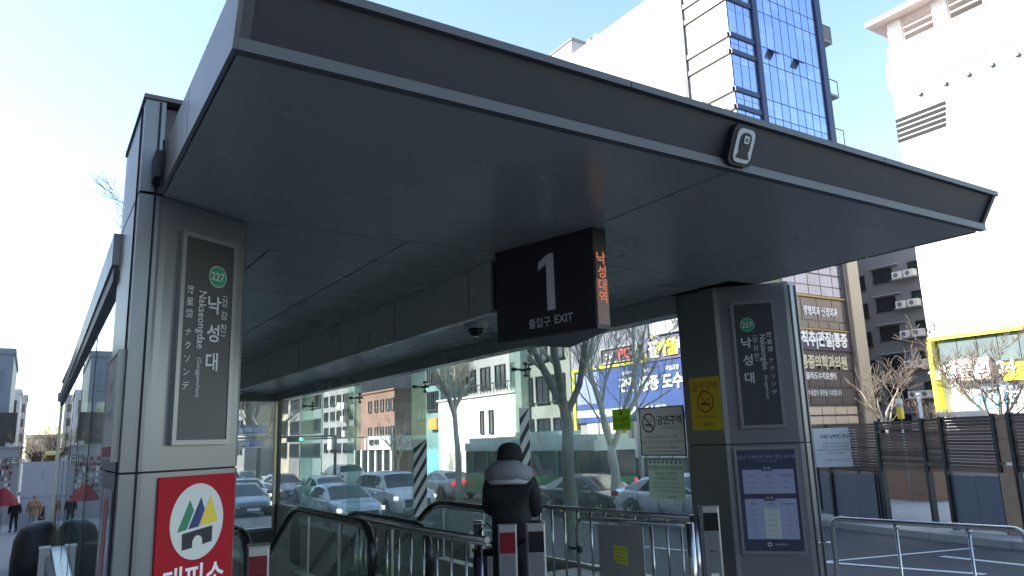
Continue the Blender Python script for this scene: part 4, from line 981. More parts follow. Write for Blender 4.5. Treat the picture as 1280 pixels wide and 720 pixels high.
# bus
def bus(label, cx, cy, heading, L=10.5):
    t = thing('bus', label, 'bus', (cx, cy, G(cx, cy)), heading)
    GR = mat('bus_green', (.05, .32, .10), .35, 0, .05, 2, coat=.5); BW = mat('bus_white', (.62, .70, .62), .35)
    def rbox(z0, z1, wx_, r=.16):
        m = MB(); x, y = L / 2 - wx_, 1.24 - wx_; m.prism([(-x, -y + r), (-x + r, -y), (x - r, -y), (x, -y + r), (x, y - r), (x - r, y), (-x + r, y), (-x, y - r)], z0, z1); return m
    part('lower_body', rbox(.32, 1.25, 0), GR, t); part('window_band', rbox(1.255, 2.32, .03), CGLASS, t); part('upper_body', rbox(2.325, 2.72, .0), BW, t)
    part('roof', rbox(2.725, 2.95, .12, .3), BW, t)
    m = MB(); m.box(-2.2, 1.2, -.75, .75, 2.955, 3.15, ch=.15); part('roof_unit', m, BW, t)
    for s in (-1, 1):
        for k in range(7):
            x = -L / 2 + .9 + k * 1.45; m = MB(); m.box(x - .04, x + .04, s * 1.225 - .01, s * 1.225 + .01, 1.26, 2.32); part('window_pillar', m, GR, t)
        for x in (-L / 2 + 2.4, L / 2 - 2.3):
            m = MB(); m.tube([(0, -.14, 0), (0, .14, 0)], .46, 20); wo = part('wheel', m, TIRE, t, (x, s * 1.14, .46)); m = MB(); m.tube([(0, s * .142, 0), (0, s * .15, 0)], .26, 16); part('rim', m, STEEL_M, wo)
    m = MB(); m.box(-L / 2 - .015, -L / 2 + .02, -.9, .9, 1.45, 2.2, ch=.01); part('rear_window', m, CGLASS, t)
    m = MB(); m.box(-L / 2 - .02, -L / 2 + .02, -1.1, 1.1, 2.3, 2.34); part('rear_trim', m, WHITE, t)
    for s in (-1, 1):
        m = MB(); m.box(-L / 2 - .012, -L / 2 + .02, s * 1.02 - .08, s * 1.02 + .08, .8, 1.15); part('tail_light', m, TAILR, t)
    return t
bus('green city bus with pale roof beyond the tree behind the stair railing', 20.0, 28.9, UP)

# motorcycles on the left street
def motorbike(label, x, y, rz):
    t = thing('motorcycle', label, 'motorcycle', (x, y, G(x, y) + .1), rz)
    for xx in (-.62, .62):
        m = MB(); m.tube([(.22 * math.cos(2 * PI * k / 16), 0, .22 * math.sin(2 * PI * k / 16)) for k in range(17)], .05, 8, cap=False); part('wheel', m, TIRE, t, (xx, 0, .28))
    m = MB(); m.loft([(-.35, 0, .35, .28, .13), (-.35, 0, .60, .36, .15), (-.3, 0, .78, .33, .12)], 12); m.box(-.1, .45, -.12, .12, .28, .36); part('body', m, P_BLACK, t)
    m = MB(); m.loft([(-.3, 0, .785, .36, .13), (-.3, 0, .86, .34, .12)], 12); part('seat', m, RUBBER, t)
    m = MB(); m.tube([(.62, 0, .28), (.48, 0, .75), (.42, 0, 1.02)], .05, 8); m.box(.36, .56, -.16, .16, .40, .92); part('front_shield', m, P_GREY, t)
    m = MB(); m.tube([(.40, -.32, 1.04), (.42, 0, 1.02), (.40, .32, 1.04)], .016, 6); part('handlebar', m, DARK, t)
    m = MB(); m.box(-.75, -.42, -.17, .17, .88, 1.18, ch=.04); part('top_box', m, P_BLACK, t)
q = at_depth(53, 660, 38.5); motorbike('black motorcycle parked against the pale hoarding, nearer the walkers', q.x, q.y, R_(75))
q = at_depth(63, 655, 41); motorbike('black motorcycle parked against the pale hoarding, next to the glass wall', q.x, q.y, R_(80))

# black cover by the glass wall
t = thing('black_cover', 'rounded black cover standing against the outer glass wall by the plinth end', 'cover', (0.22, 16.4, G(.2, 16.4) + .1))
m = MB(); m.loft([(0, 0, 0, .36, .5, .6), (0, 0, .6, .37, .52, .65), (0, 0, .95, .34, .48, .7), (.02, 0, 1.12, .28, .4, .8), (.05, 0, 1.22, .17, .25), (.06, 0, 1.25, .04, .06)], 24); part('tarpaulin', m, mat('tarp_black', (.012, .012, .016), .5, 0, .2, 5, .4, 9), t)
m = MB(); m.loft([(0, 0, .10, .372, .53, .65), (0, 0, .13, .375, .535, .65)], 24); part('cord', m, DARK, t)

# ------------------------------------------------------------------ trees
def branch(mb, p, d, r, L, lvl, rnd, tips, spread=.6, droop=0.0, n=5, nsub=(3, 5), decay=.62):
    pts = [p.copy()]; rs = [r]; q = p.copy(); dd = d.copy()
    for k in range(n):
        dd = (dd + Vector((rnd.uniform(-1, 1), rnd.uniform(-1, 1), rnd.uniform(-.5, .9))) * .17).normalized(); q = q + dd * (L / n); pts.append(q.copy()); rs.append(r * (1 - .5 * (k + 1) / n) * rnd.uniform(.92, 1.1))
    mb.tube(pts, rs, 8 if lvl < 2 else (5 if lvl < 3 else 3), cap=lvl < 2)
    tips.append((pts[-1], dd, rs[-1], lvl))
    if lvl <= 0: return
def tree(label, x, y, h, r, fork, seed, m_trunk=BARK_L, crown_m=None, levels=4, lean=(0, 0), group=None, spread=.75, nlimb=4, cat='tree', base=None, name='plane_tree', tw=1.0, first=.42):
    rnd = random.Random(seed); z0 = G(x, y) + .05 if base is None else base
    t = thing(name, label, cat, (x, y, z0), 0, group); tk = MB(); cr = MB()
    p = Vector((0, 0, -.1)); pts = [p]; rs = [r * 1.35]; q = p.copy()
    nn = 7
    for k in range(nn):
        q = q + Vector((lean[0] * fork / nn + rnd.uniform(-.04, .04), lean[1] * fork / nn + rnd.uniform(-.04, .04), fork / nn)); pts.append(q.copy()); rs.append(r * (1.1 - .3 * (k + 1) / nn) * rnd.uniform(.93, 1.08))
    tk.tube(pts, rs, 14); top = pts[-1]
    part('trunk', tk, m_trunk, t)
    def grow(p, d, r_, L, lvl, mbx):
        n = 5 if lvl > 1 else 3; pts = [p.copy()]; rs = [r_]; q = p.copy(); dd = d.normalized()
        for k in range(n):
            dd = (dd + Vector((rnd.uniform(-1, 1), rnd.uniform(-1, 1), rnd.uniform(-.35, .75))) * (.24 if lvl > 1 else .30)).normalized(); q = q + dd * (L / n); pts.append(q.copy()); rs.append(max(.008, r_ * (1 - .52 * (k + 1) / n) * rnd.uniform(.85, 1.18)))
        mbx.tube(pts, rs, 8 if lvl >= levels - 1 else (5 if lvl >= 2 else 3), cap=False)
        if lvl <= 0: return
        for c in range(rnd.randint(3, 4) if lvl > 1 else rnd.randint(5, 7)):
            k = rnd.randint(1, n); bp = pts[k]
            a = rnd.uniform(0, 2 * PI); nd = (dd * .9 + Vector((math.cos(a), math.sin(a), rnd.uniform(-.1, .9))) * spread).normalized()
            grow(bp, nd, rs[k] * rnd.uniform(.42, .62), L * rnd.uniform(.5, .75), lvl - 1, cr)
    for c in range(nlimb):
        lm = MB(); a = 2 * PI * (c + rnd.uniform(-.25, .25)) / nlimb
        d = Vector((math.cos(a) * spread * .8, math.sin(a) * spread * .8, 1.0))
        grow(top - Vector((0, 0, rnd.uniform(0, fork * .12))), d, r * rnd.uniform(.55, .75), (h - fork) * first * rnd.uniform(.9, 1.2), levels - 1, lm)
        part('limb', lm, m_trunk, t)
    o = part('crown', cr, crown_m or TWIG, t)
    return t
TG = 'bare street trees along the road'
tree('large bare tree with shade-dark trunk on the near pavement behind the stair railing', 8.25, 11.0, 10.5, .125, 3.1, 5, BARK_D, BARK_L, 5, (.0, .03), TG, .75, 3)  # dark bark stands in for the shade on this trunk
q = at_depth(772, 640, 24.5); tree('pale plane tree in front of the blue clinic sign', q.x, q.y, 10.5, .17, 2.4, 11, BARK_L, BARK_L, 5, (.02, .02), TG, .55, 4)
q = at_depth(575, 620, 36.0); tree('pale plane tree in front of the bright white building', q.x, q.y, 9.5, .15, 4.6, 8, BARK_L, BARK_L, 5, (-.05, .0), TG, .6, 4)
q = at_depth(497, 610, 50.0); tree('small bare tree wound with white lights before the brick building', q.x, q.y, 5.5, .10, 2.0, 21, BARK_L, TWIG, 4, (0, 0), TG, .8, 4)
q = at_depth(322, 600, 52.0); tree('bare tree among the blue road signs behind the left column', q.x, q.y, 11, .16, 3.4, 33, BARK_D, TWIG, 5, (0, 0), TG, .9, 5)
q = at_depth(1122, 640, 26.0); tree('slender bare tree in front of the grey apartment block', q.x, q.y, 5.3, .06, 2.6, 41, BARK_L, TWIG, 4, (0, 0), TG, .9, 4, first=.5)
q = at_depth(1262, 640, 24); tree('bare tree behind the slatted fence at the right edge', q.x, q.y, 6.8, .09, 2.4, 52, BARK_D, TWIG, 5, (-.04, 0), TG, .8, 4)
q = at_depth(1190, 640, 25); tree('thin bare tree behind the slatted fence below the yellow framed shop', q.x, q.y, 4.2, .05, 2.0, 57, BARK_D, TWIG, 4, (-.04, 0), TG, .9, 3)
q = at_depth(61, 600, 52.0); tree('brown bare tree behind the pale hoarding on the left street', q.x, q.y, 8.6, .2, 3.0, 61, BARK_D, mat('brown_twig', (.17, .11, .06), .9), 5, (0, 0), TG, 1.0, 6)
tree('tall bare tree whose top branches show above the left glass wall', 4.3, 30.0, 15.2, .18, 7.0, 71, BARK_D, TWIG, 5, (0, 0), TG, .55, 4)

# ------------------------------------------------------------------ buildings
def ray(u, v):
    d = Vector((u - 640.0, v - 360.0, 925.0)); return Vector([sum(Rm[i][j] * d[j] for j in range(3)) for i in range(3)])
def onX(u, v, X):
    r = ray(u, v); k = X / r.x; return r.y * k, r.z * k + 1.68
def onY(u, v, Y):
    r = ray(u, v); k = Y / r.y; return r.x * k, r.z * k + 1.68
WCACHE = {}
def winmesh(wd, ht, fm, pm_, fr=.06, mid=1, sill=True, dep=.09):
    key = (round(wd, 3), round(ht, 3), fm.name, pm_.name, mid, sill)
    if key in WCACHE: return WCACHE[key]
    m = MB(); m.plate([(-wd / 2, -ht / 2), (wd / 2, -ht / 2), (wd / 2, ht / 2), (-wd / 2, ht / 2)], -.02, .0, 1)
    for (a, b, c, d) in ((-wd / 2, wd / 2, ht / 2 - fr, ht / 2), (-wd / 2, wd / 2, -ht / 2, -ht / 2 + fr), (-wd / 2, -wd / 2 + fr, -ht / 2 + fr, ht / 2 - fr), (wd / 2 - fr, wd / 2, -ht / 2 + fr, ht / 2 - fr)):
        m.plate([(a, c), (b, c), (b, d), (a, d)], -dep, -.021, 0)
    for k in range(mid):
        x = -wd / 2 + wd * (k + 1) / (mid + 1); m.plate([(x - fr / 2.5, -ht / 2 + fr), (x + fr / 2.5, -ht / 2 + fr), (x + fr / 2.5, ht / 2 - fr), (x - fr / 2.5, ht / 2 - fr)], -dep * .8, -.021, 0)
    if sill: m.plate([(-wd / 2 - .08, -ht / 2 - .08), (wd / 2 + .08, -ht / 2 - .08), (wd / 2 + .08, -ht / 2 - .002), (-wd / 2 - .08, -ht / 2 - .002)], -dep * 1.8, 0, 0)
    me = m.mesh('window', [fm, pm_]); WCACHE[key] = me; return me
class Bld:
    def __init__(s, label, x0, x1, y0, y1, top, wm, base=None, cat='building', name='building', parapet=.5, group=None):
        s.x0, s.x1, s.y0, s.y1, s.top = x0, x1, y0, y1, top
        s.base = (min(G(x0, y0), G(x0, y1)) - .5) if base is None else base
        s.o = Vector(((x0 + x1) / 2, (y0 + y1) / 2, s.base)); s.t = thing(name, label, cat, tuple(s.o), 0, group)
        m = MB(); m.box(x0, x1, y0, y1, s.base, top); s.wall = part('wall', m, wm, s.t, tuple(-s.o))
        if parapet:
            m = MB(); e = .12
            for (a, b, c, d) in ((x0 - e, x1 + e, y0 - e, y0 + .2), (x0 - e, x1 + e, y1 - .2, y1 + e), (x0 - e, x0 + .2, y0 + .2, y1 - .2), (x1 - .2, x1 + e, y0 + .2, y1 - .2)): m.box(a, b, c, d, top + .003, top + parapet)
            s.p('parapet', m, wm)
    def p(s, name, mb, mm, parent=None): return part(name, mb, mm, parent or s.t, tuple(-s.o))
    def win(s, face, a, z, wd, ht, fm=DARK, pm_=WINDK, mid=1, sill=True, label=None):
        me = winmesh(wd, ht, fm, pm_, mid=mid, sill=sill)
        if face == 'X': loc = (s.x0 - .002, a, z); rz = R_(-90)
        elif face == 'Y': loc = (a, s.y0 - .002, z); rz = 0
        elif face == '+X': loc = (s.x1 + .002, a, z); rz = R_(90)
        return link('window', me, s.t, tuple(Vector(loc) - s.o), rz)
    def grid(s, face, a0, a1, na, z0, z1, nz, wd, ht, **k):
        for i in range(na):
            for j in range(nz):
                s.win(face, a0 + (a1 - a0) * (i + .5) / na, z0 + (z1 - z0) * (j + .5) / nz, wd, ht, **k)
    def board(s, name, face, a0, a1, z0, z1, mm, d=.15, off=0.0):
        m = MB()
        if face == 'X': m.box(s.x0 - d - off, s.x0 - .003 - off, min(a0, a1), max(a0, a1), min(z0, z1), max(z0, z1))
        else: m.box(min(a0, a1), max(a0, a1), s.y0 - d - off, s.y0 - .003 - off, min(z0, z1), max(z0, z1))
        return s.p(name, m, mm)
    def text(s, body, size, mm, face, a, z, d=.16, bold=.02, sx=1.0, **k):
        loc = (s.x0 - d, a, z) if face == 'X' else (a, s.y0 - d, z)
        return txt(s.t, body, size, mm, 0, 0, -.01, bold=bold, sx=sx, ext=.02, name='lettering', loc=tuple(Vector(loc) - s.o), rotz=R_(-90) if face == 'X' else 0, **k)

# --- shops across the road (facing the road)
FX = 24.5
def f(u, v): return onX(u, v, FX)
b = Bld('commercial building clad in large blue clinic signs with yellow frame lines', FX, 29.5, 22.8, f(716, 500)[0], 12.5, BMID)
zb0 = 2.35; zb1 = 5.0; yl = f(722, 470)[0]
b.board('sign_board', 'X', 22.9, yl, zb0, zb1, BLUES, .14)
for yy in (24.7, 26.8): b.board('board_joint', 'X', yy, yy + .03, zb0, zb1, mat('joint_blue', (.1, .16, .5), .5), .01, .142)
b.board('portrait_panel', 'X', f(752, 480)[0], yl - .1, 3.3, 4.92, BLUEL, .02, .145)
b.board('light_strip', 'X', 27.0, yl, 2.62, 2.98, WHITE, .02, .145)
b.board('yellow_frame', 'X', f(808, 450)[0], yl + .25, 5.03, 5.17, LIME, .2); b.board('yellow_frame', 'X', yl + .05, yl + .25, 1.0, 5.02, LIME, .2)
b.board('upper_sign_band', 'X', 22.9, f(808, 450)[0] - .25, 5.03, 6.1, mat('band_violet', (.16, .14, .30), .5), .2)
m = MB(); y8 = f(808, 450)[0]; m.v += [(FX - .2, y8, 5.02), (FX - .2, y8 - .16, 5.02), (FX - .2, y8 - .75, 6.2), (FX - .2, y8 - .6, 6.2), (FX - .05, y8, 5.02), (FX - .05, y8 - .16, 5.02), (FX - .05, y8 - .75, 6.2), (FX - .05, y8 - .6, 6.2)]
for q in ((0, 1, 2, 3), (0, 3, 7, 4), (1, 5, 6, 2), (3, 2, 6, 7)): m.face(q)
b.p('yellow_frame', m, LIME)
b.board('gray_band', 'X', y8 - .3, yl + .2, 5.2, 7.2, mat('band_greyviolet', (.25, .25, .33), .5), .08)
m = MB(); m.box(FX - .3, FX - .004, 22.9, y8 - .9, 6.2, 9.4); b.p('white_canopy_panel', m, BWHITE)
m = MB()
ypc0, ypc1 = f(803, 450)[0], f(756, 452)[0]
for (a0, a1, c0, c1) in ((ypc0, ypc1, 5.22, 5.27), (ypc0, ypc1, 5.95, 6.0), (ypc0, ypc0 + .06, 5.27, 5.95), (ypc1 - .06, ypc1, 5.27, 5.95)): m.box(FX - .3, FX - .2, a0, a1, c0, c1)
b.p('sign_frame', m, mat('frame_pale', (.6, .58, .5), .5)); b.board('sign_panel', 'X', ypc0 + .06, ypc1 - .06, 5.27, 5.95, mat('panel_plum', (.14, .10, .14), .5), .2)
b.text('PC', .72, mat('neon_red', (.75, .12, .12), .4), 'X', f(786, 448)[0], 5.60, d=.24, bold=.03)
b.text('24시', .40, LETTERB, 'X', f(768, 451)[0], 5.60, d=.24); b.text('방', .5, LETTERB, 'X', f(800, 446)[0] , 5.6, d=.24)
b.text('필', .85, LETTERB, 'X', f(822, 441)[0], 5.57, d=.22, bold=.04); b.text('기', .8, LETTERB, 'X', f(831, 439)[0], 5.57, d=.22, bold=.05); bt = b.text('기월', .8, LIME, 'X', f(837, 438)[0], 5.57, d=.235, bold=.05); b.text('부', .8, LETTERB, 'X', f(851, 435)[0], 5.57, d=.22, bold=.04)
for u, s_, sm in ((789, '관절', '무릎어깨'), (815, '통증', '척추목'), (845, '도수', '체형교정')):
    yy, zz = f(u, 485); b.text(s_, .74, LETTERB, 'X', yy, 4.02 + (.06 if u < 800 else .0), d=.16, bold=.04); b.text(sm, .24, LETTERB, 'X', yy, 4.62, d=.16)
b.text('관절치료 / 도수치료', .42, LETTERB, 'X', f(805, 508)[0], 2.80, d=.18, bold=.03)
b.board('shopfront', 'X', 22.9, 31.0, .6, 2.3, mat('shop_white', (.78, .76, .70), .5), .10)
for k in range(9): b.board('shop_mullion', 'X', 23.2 + k * .85, 23.28 + k * .85, .6, 2.3, mat('mullion_pale', (.35, .35, .33), .5), .05, .105)
b.board('yellow_pillar', 'X', f(785, 560)[0], f(779, 560)[0], -.6, 2.3, YELLOW, .35); b.board('ground_floor_band', 'X', 22.9, 31.2, -1.2, .55, mat('shop_dark', (.12, .12, .13), .4), .05)
b.board('small_red_sign', 'X', f(776, 555)[0], f(772, 555)[0], .95, 1.6, RED, .2)
b.grid('X', 23.2, 31, 4, 9.6, 12.2, 1, 1.4, 1.5)

b = Bld('grey green office building with tall dark windows between the blue clinic and white building', FX, 34, f(716, 500)[0] + .1, f(648, 500)[0], 14, mat('building_greygreen', (.22, .25, .23), .7, 0, .1, .4, streak=True))
b.grid('X', b.y0 + .3, b.y1 - .2, 3, .8, 12.8, 5, 1.2, 1.5, mid=1)
b.board('pillar', 'X', b.y1 - 1.1, b.y1 - .5, -1.5, 13, BMID, .5)

ya, yb_ = f(645, 500)[0] + .05, f(548, 505)[0]
b = Bld('bright white low building with red sign and set back balcony storey', FX, 34, ya, yb_, f(600, 496)[1], BWHITE, parapet=.12)
for u0, u1 in ((601, 605), (612, 617)):
    y0_, y1_ = f(u1, 520)[0], f(u0, 520)[0]; b.win('X', (y0_ + y1_) / 2, 2.75, max(.3, y1_ - y0_), 1.5, mid=0, sill=False, pm_=mat('window_grey', (.16, .17, .19), .3))
b.board('red_sign', 'X', f(647, 543)[0], f(624, 543)[0], 1.45, 1.8, RED, .25)
b.board('grey_shutter', 'X', yb_ - 3.4, yb_ - 1.4, -1.6, .9, mat('shutter_pale', (.55, .55, .53), .5), .04)
b.board('entrance_glazing', 'X', ya + .4, ya + 3.2, -1.6, .9, WINDK, .05)
m = MB(); m.box(FX + .15, FX + .23, ya + .2, yb_ - .2, b.top + .75, b.top + .82)
b.p('balcony_rail', m, DARK); m = MB()
for k in range(24): yy = ya + .3 + k * (yb_ - ya - .6) / 23; m.box(FX + .17, FX + .2, yy, yy + .03, b.top + .12, b.top + .748)
b.p('balcony_bars', m, DARK)
m = MB(); m.box(FX + 2.2, 34, ya, yb_, b.top + .002, b.top + 6); b.p('upper_storey', m, BMID)
for k in range(5): 
    o_ = link('window', winmesh(1.3, 1.5, DARK, WINDK), b.t, tuple(Vector((FX + 2.198, ya + 1.2 + k * 2.0, b.top + 1.5)) - b.o), R_(-90))

ya, yb_ = f(527, 500)[0], f(546, 505)[0]
b = Bld('narrow teal glazed building with orange sign between the white and the brick building', FX + .4, 34, yb_ + .2, f(526, 505)[0], 12, mat('teal_wall', (.16, .30, .30), .4, 0, .1, .5))
b.board('orange_sign', 'X', b.y0 + .1, b.y0 + 1.4, 2.5, 3.3, mat('sign_orange', (.7, .34, .06), .5), .3); b.board('blue_front', 'X', b.y0 + .1, b.y1 - .2, -1.8, 1.1, SKYB, .1)
b.grid('X', b.y0 + .2, b.y1 - .2, 2, 3.6, 11.6, 4, .8, 1.4)

b = Bld('brick building with small square windows above a white shop front', FX, 31, f(493, 500)[0], f(446, 500)[0], f(493, 487)[1], BBRICK, parapet=.15)
for v in (507, 541):
    zz = f(478, v)[1]
    for u in (463, 471, 478, 485, 491): b.win('X', f(u, v)[0], zz, .62, 1.0, mid=0, sill=False, pm_=mat('window_grey', (0, 0, 0)))
z1_ = f(480, 548)[1]
b.board('shop_fascia', 'X', b.y0 + .05, f(460, 555)[0], z1_ - .9, z1_ + .2, WHITE, .3); b.text('네일 헤어', .55, BLACKINK, 'X', f(472, 553)[0], z1_ - .3, d=.33, bold=.03)
b.board('shop_glazing', 'X', b.y0 + .3, b.y1 - .3, -2.2, z1_ - .95, WINDK, .05)
for k in range(6): b.board('shop_column', 'X', b.y0 + .1 + k * 1.6, b.y0 + .45 + k * 1.6, -2.2, z1_ - .92, WHITE, .2)
for zz in (3.9, 1.7): b.win('Y', FX + 2.4, zz, .8, 1.0, pm_=mat('window_pale', (.5, .5, .48), .3))
b.board('side_shop_board', 'Y', FX + .1, FX + 5, z1_ - 1.0, z1_ + .15, WHITE, .15); b.text('카페', .5, BLACKINK, 'Y', FX + 1.9, z1_ - .5, d=.2)

b = Bld('grey concrete office block with air conditioners and a banner, left of the brick building', FX, 34, f(443, 500)[0], f(404, 500)[0], 22, BMID)
for j, v in enumerate((500, 520, 540, 560)):
    zz = f(420, v)[1]
    for i, u in enumerate((408, 416, 424, 432, 439)): b.win('X', f(u, v)[0], zz, 1.1, .9, mid=1, sill=(j % 2 == 0))
b.grid('X', b.y0 + .4, b.y1 - .4, 5, 8.5, 21, 5, 1.1, 1.2)
b.board('white_panel', 'X', f(418, 550)[0], f(413, 550)[0], f(415, 562)[1], f(415, 545)[1], WHITE, .3)
for u, v in ((430, 503), (435, 503), (434, 520), (436, 538)):
    y_, z_ = f(u, v + 4); m = MB(); m.box(FX - .55, FX - .11, y_ - .4, y_ + .4, z_ - .28, z_ + .28); b.p('air_conditioner', m, OFFW)
b = Bld('tall teal grey building with street level cafe behind the glass wall', FX, 34, f(403, 505)[0], f(377, 505)[0], 24, mat('building_tealgrey', (.17, .24, .25), .45, 0, .12, .4))
b.grid('X', b.y0 + .6, b.y1 - .6, 6, 0, 22, 9, 1.4, 1.3, pm_=WINDK)
b = Bld('dark grey slab building beyond the teal grey one', FX, 34, f(376, 505)[0], f(363.5, 505)[0], 24, BGREY); b.grid('X', b.y0 + .6, b.y1 - .6, 4, 0, 22, 9, 1.2, 1.3)
b = Bld('narrow sunlit beige building beyond the dark grey slab', FX, 34, f(363, 505)[0], f(352, 505)[0], 22, BBEIGE); b.grid('X', b.y0 + 1, b.y1 - 1, 3, 0, 20, 8, 1.0, 1.6)
b = Bld('wide pale building closing the far end of the road', 4.0, 24.0, 128, 140, 7.0, mat('building_pinkish', (.5, .42, .38), .8)); b.grid('Y', 5, 23, 9, -1, 6, 2, 1.2, 1.8)
b.board('yellow_shop_front', 'Y', onY(327, 580, 128)[0], onY(337, 580, 128)[0], -4, 1.2, YELLOW, 1.2); b.board('red_shop_sign', 'Y', onY(325, 560, 128)[0], onY(333, 560, 128)[0], 1.3, 4.2, RED, 1.0)
b = Bld('grey tower block far along the right side of the road', 24.5, 40, 106, 124, 30, BGREY); b.grid('X', 107, 123, 8, 0, 28, 9, 1.3, 1.5)

# --- clinic building (facing us)
CY = 36.0
def c(u, v): return onY(u, v, CY)
xr_ = c(1074, 430)[0]; xl_ = c(1000, 430)[0] - 8
b = Bld('brown glazed medical building with large clinic signs beside a beige pier', xl_, xr_ + .4, CY, CY + 14, 22.0, BBROWN, base=-1.6, parapet=.2)  # hidden top storeys raised to shade the apartment block
cz = lambda v, u=1025: c(u, v)[1]
xs0 = c(985, 430)[0]
def cband(nm, v0, v1, mm, d, x0=None, x1=None): b.board(nm, 'Y', x0 if x0 is not None else xl_ + .2, x1 if x1 is not None else xr_ - 1.2, cz(v1), cz(v0), mm, d)
npan = 7
def cpanes(v0, v1, n, mm):
    for k in range(n):
        a0 = xs0 + (xr_ - 1.25 - xs0) * k / n; a1 = xs0 + (xr_ - 1.25 - xs0) * (k + 1) / n
        b.board('glass_pane', 'Y', a0 + .04, a1 - .04, cz(v1) + .04, cz(v0) - .04, mm, .06)
PB = mat('pane_bronze', (.17, .145, .14), .16, .25, .15, .4); PL = mat('pane_reflecting', (.34, .34, .42), .06, .75, .25, .5); PW = mat('pane_cream_reflection', (.62, .52, .42), .25, 0, .12, 1)
cpanes(330, 343, 5, PL); cpanes(344, 358, 5, PL); cpanes(358, 370, 5, PL)
cpanes(374, 401, 4, PB); cpanes(402, 411, 6, PB)
cpanes(441, 462, 4, PB); cpanes(463, 484, 4, PB); cpanes(485, 506, 4, PB)
cpanes(508, 519, 5, PW); cpanes(520, 531, 5, PW)  # cream pane colour stands in for bright reflections
cband('gold_trim', 371, 373, mat('gold_trim', (.42, .30, .08), .4, .5), .2); cband('gold_trim', 411.5, 413.5, mat('gold_trim', (0, 0, 0)), .2); cband('sign_band', 414, 438, BPURP, .16)
b.board('pier', 'Y', xr_ - 1.15, xr_ + .38, -1.5, 16.5, BBEIGE, .5); b.board('inner_pier', 'Y', xr_ - 1.5, xr_ - 1.17, -1.5, 16.5, BBROWN, .35)
def ctx(s_, u, v, hpx, mm, **k):
    x, z = c(u, v); b.text(s_, hpx * .057, mm, 'Y', x, z, **k)
ctx('정형외과 신경외과', 1024, 389.5, 14, LETTERB, d=.1, bold=.02, sx=.72); ctx('척추|관절|통증', 1028, 426, 22, LETTERB, d=.2, bold=.03, sx=.78)
ctx('통증의학과의원', 1029, 453, 20, mat('letter_gold', (.62, .58, .40), .5), d=.1, bold=.04, sx=.80); ctx('물리/도수치료센터', 1025, 470, 11, LETTERB, d=.1, sx=.8); ctx('수술없이 통증을 치료합니다', 1030, 491, 9, LETTER, d=.1, sx=.72)
b.board('red_square', 'Y', c(1005, 490)[0], c(1010, 490)[0], cz(494), cz(487), RED, .08)
for k in range(8):
    z_ = cz(325 + k * 30); m = MB(); m.box(xr_ + .41, xr_ + 1.3, CY + .1, CY + 1.6, z_, z_ + .25)
    b.p('side_ledge', m, BMID)

# --- grey apartment block
AX = 63.0
def a_(u, v): return onX(u, v, AX)
b = Bld('dark grey apartment block with paired air conditioners under its windows', AX, AX + 14, a_(1150, 400)[0] - 2, a_(1060, 400)[0] + 10, 20.5, BGREY, base=-3, parapet=.4)
for k in range(6):
    u = 1105.5 + 5 * k; v = 343.5 + 37 * k - (37 if k > 9 else 0)
    y_, z_ = a_(u, v); ye, _ = a_(1106, 344)
    zz = a_(1106, 344)[1] - k * (a_(1106, 344)[1] - a_(1120, 490)[1]) / 4.0
    b.win('X', ye + .2, zz, 1.75, 1.15, mid=1)
    b.win('X', a_(1073, 350)[0], zz - .3, 1.2, 1.3, mid=0); b.win('X', a_(1143, 333)[0], zz + .1, 1.1, 1.2, mid=0)
    for dy in (1.45, 2.5):
        m = MB(); m.box(AX - .75, AX - .12, ye - dy - .42, ye - dy + .42, zz - .66, zz - .06); q_ = b.p('air_conditioner', m, OFFW)
        m = MB(); i = 0; cy_ = ye - dy
        n = 16; m.v += [(AX - .757, cy_ + .08 + .21 * math.cos(2 * PI * j / n), zz - .36 + .21 * math.sin(2 * PI * j / n)) for j in range(n)]; m.face(list(range(n))[::-1]); part('fan_grille', m, GREYINK, q_)
    m = MB(); m.box(AX - .9, AX - .1, ye - 3.1, ye - .9, zz - .74, zz - .68); b.p('unit_shelf', m, BMID)
    m = MB(); m.box(AX - .3, AX - .004, ye - 1.3, ye + 1.3, zz + .72, zz + .82); b.p('window_hood', m, BMID)

# --- big white building on the right with yellow framed shop
WX = 52.0
def w_(u, v): return onX(u, v, WX)
yc = w_(1128, 200)[0]
b = Bld('very tall plain white building with dark vent slots at the right edge', WX, WX + 22, 4.0, yc, w_(1108, 62)[1], BWHITE, base=-2.5, parapet=0)
zt_ = b.top
m = MB(); m.box(WX - .9, WX + 23, 3.5, yc + .9, w_(1104, 32)[1], w_(1104, 26)[1]); b.p('roof_overhang', m, mat('roof_pink', (.62, .5, .48), .6))
for k in range(5): m = MB(); y_ = yc - .25 - k * 3.3; m.box(WX + .05, WX + .5, y_ - 1.0, y_, zt_ + .002, w_(1104, 32)[1] - .002); b.p('roof_post', m, BWHITE)
m = MB()
for k in range(3): z_ = zt_ + .55 + k * .55; m.box(WX + .2, WX + .26, 4.5, yc - .2, z_, z_ + .12)
b.p('roof_louvre', m, mat('roof_pink', (0, 0, 0)))
for k, (u0, v0) in enumerate(((1123, 60), (1153, 47), (1180, 34), (1208, 21), (1238, 9))):
    y_, z_ = w_(u0, v0); b.win('X', y_, zt_ - 2.3, 1.7 if k else 2.2, 2.3, mid=0, sill=False, fm=WHITE, pm_=mat('window_sky', (.42, .66, .72), .15, .2))  # cyan pane colour stands in for reflected sky
    m = MB(); m.box(WX - .25, WX - .004, y_ - 1.2, y_ - .95, zt_ - 4.6, zt_ - 4.35); b.p('wall_lamp', m, DARK)
for k in range(5):
    y0_, z0_ = w_(1120 + k * .8, 152 + k * 6.2); y1_, _ = w_(1182, 128 + 6 * k)
    m = MB(); m.box(WX - .06, WX - .004, y1_, y0_, z0_ - .13, z0_ + .13); b.p('vent_slot', m, GAP)
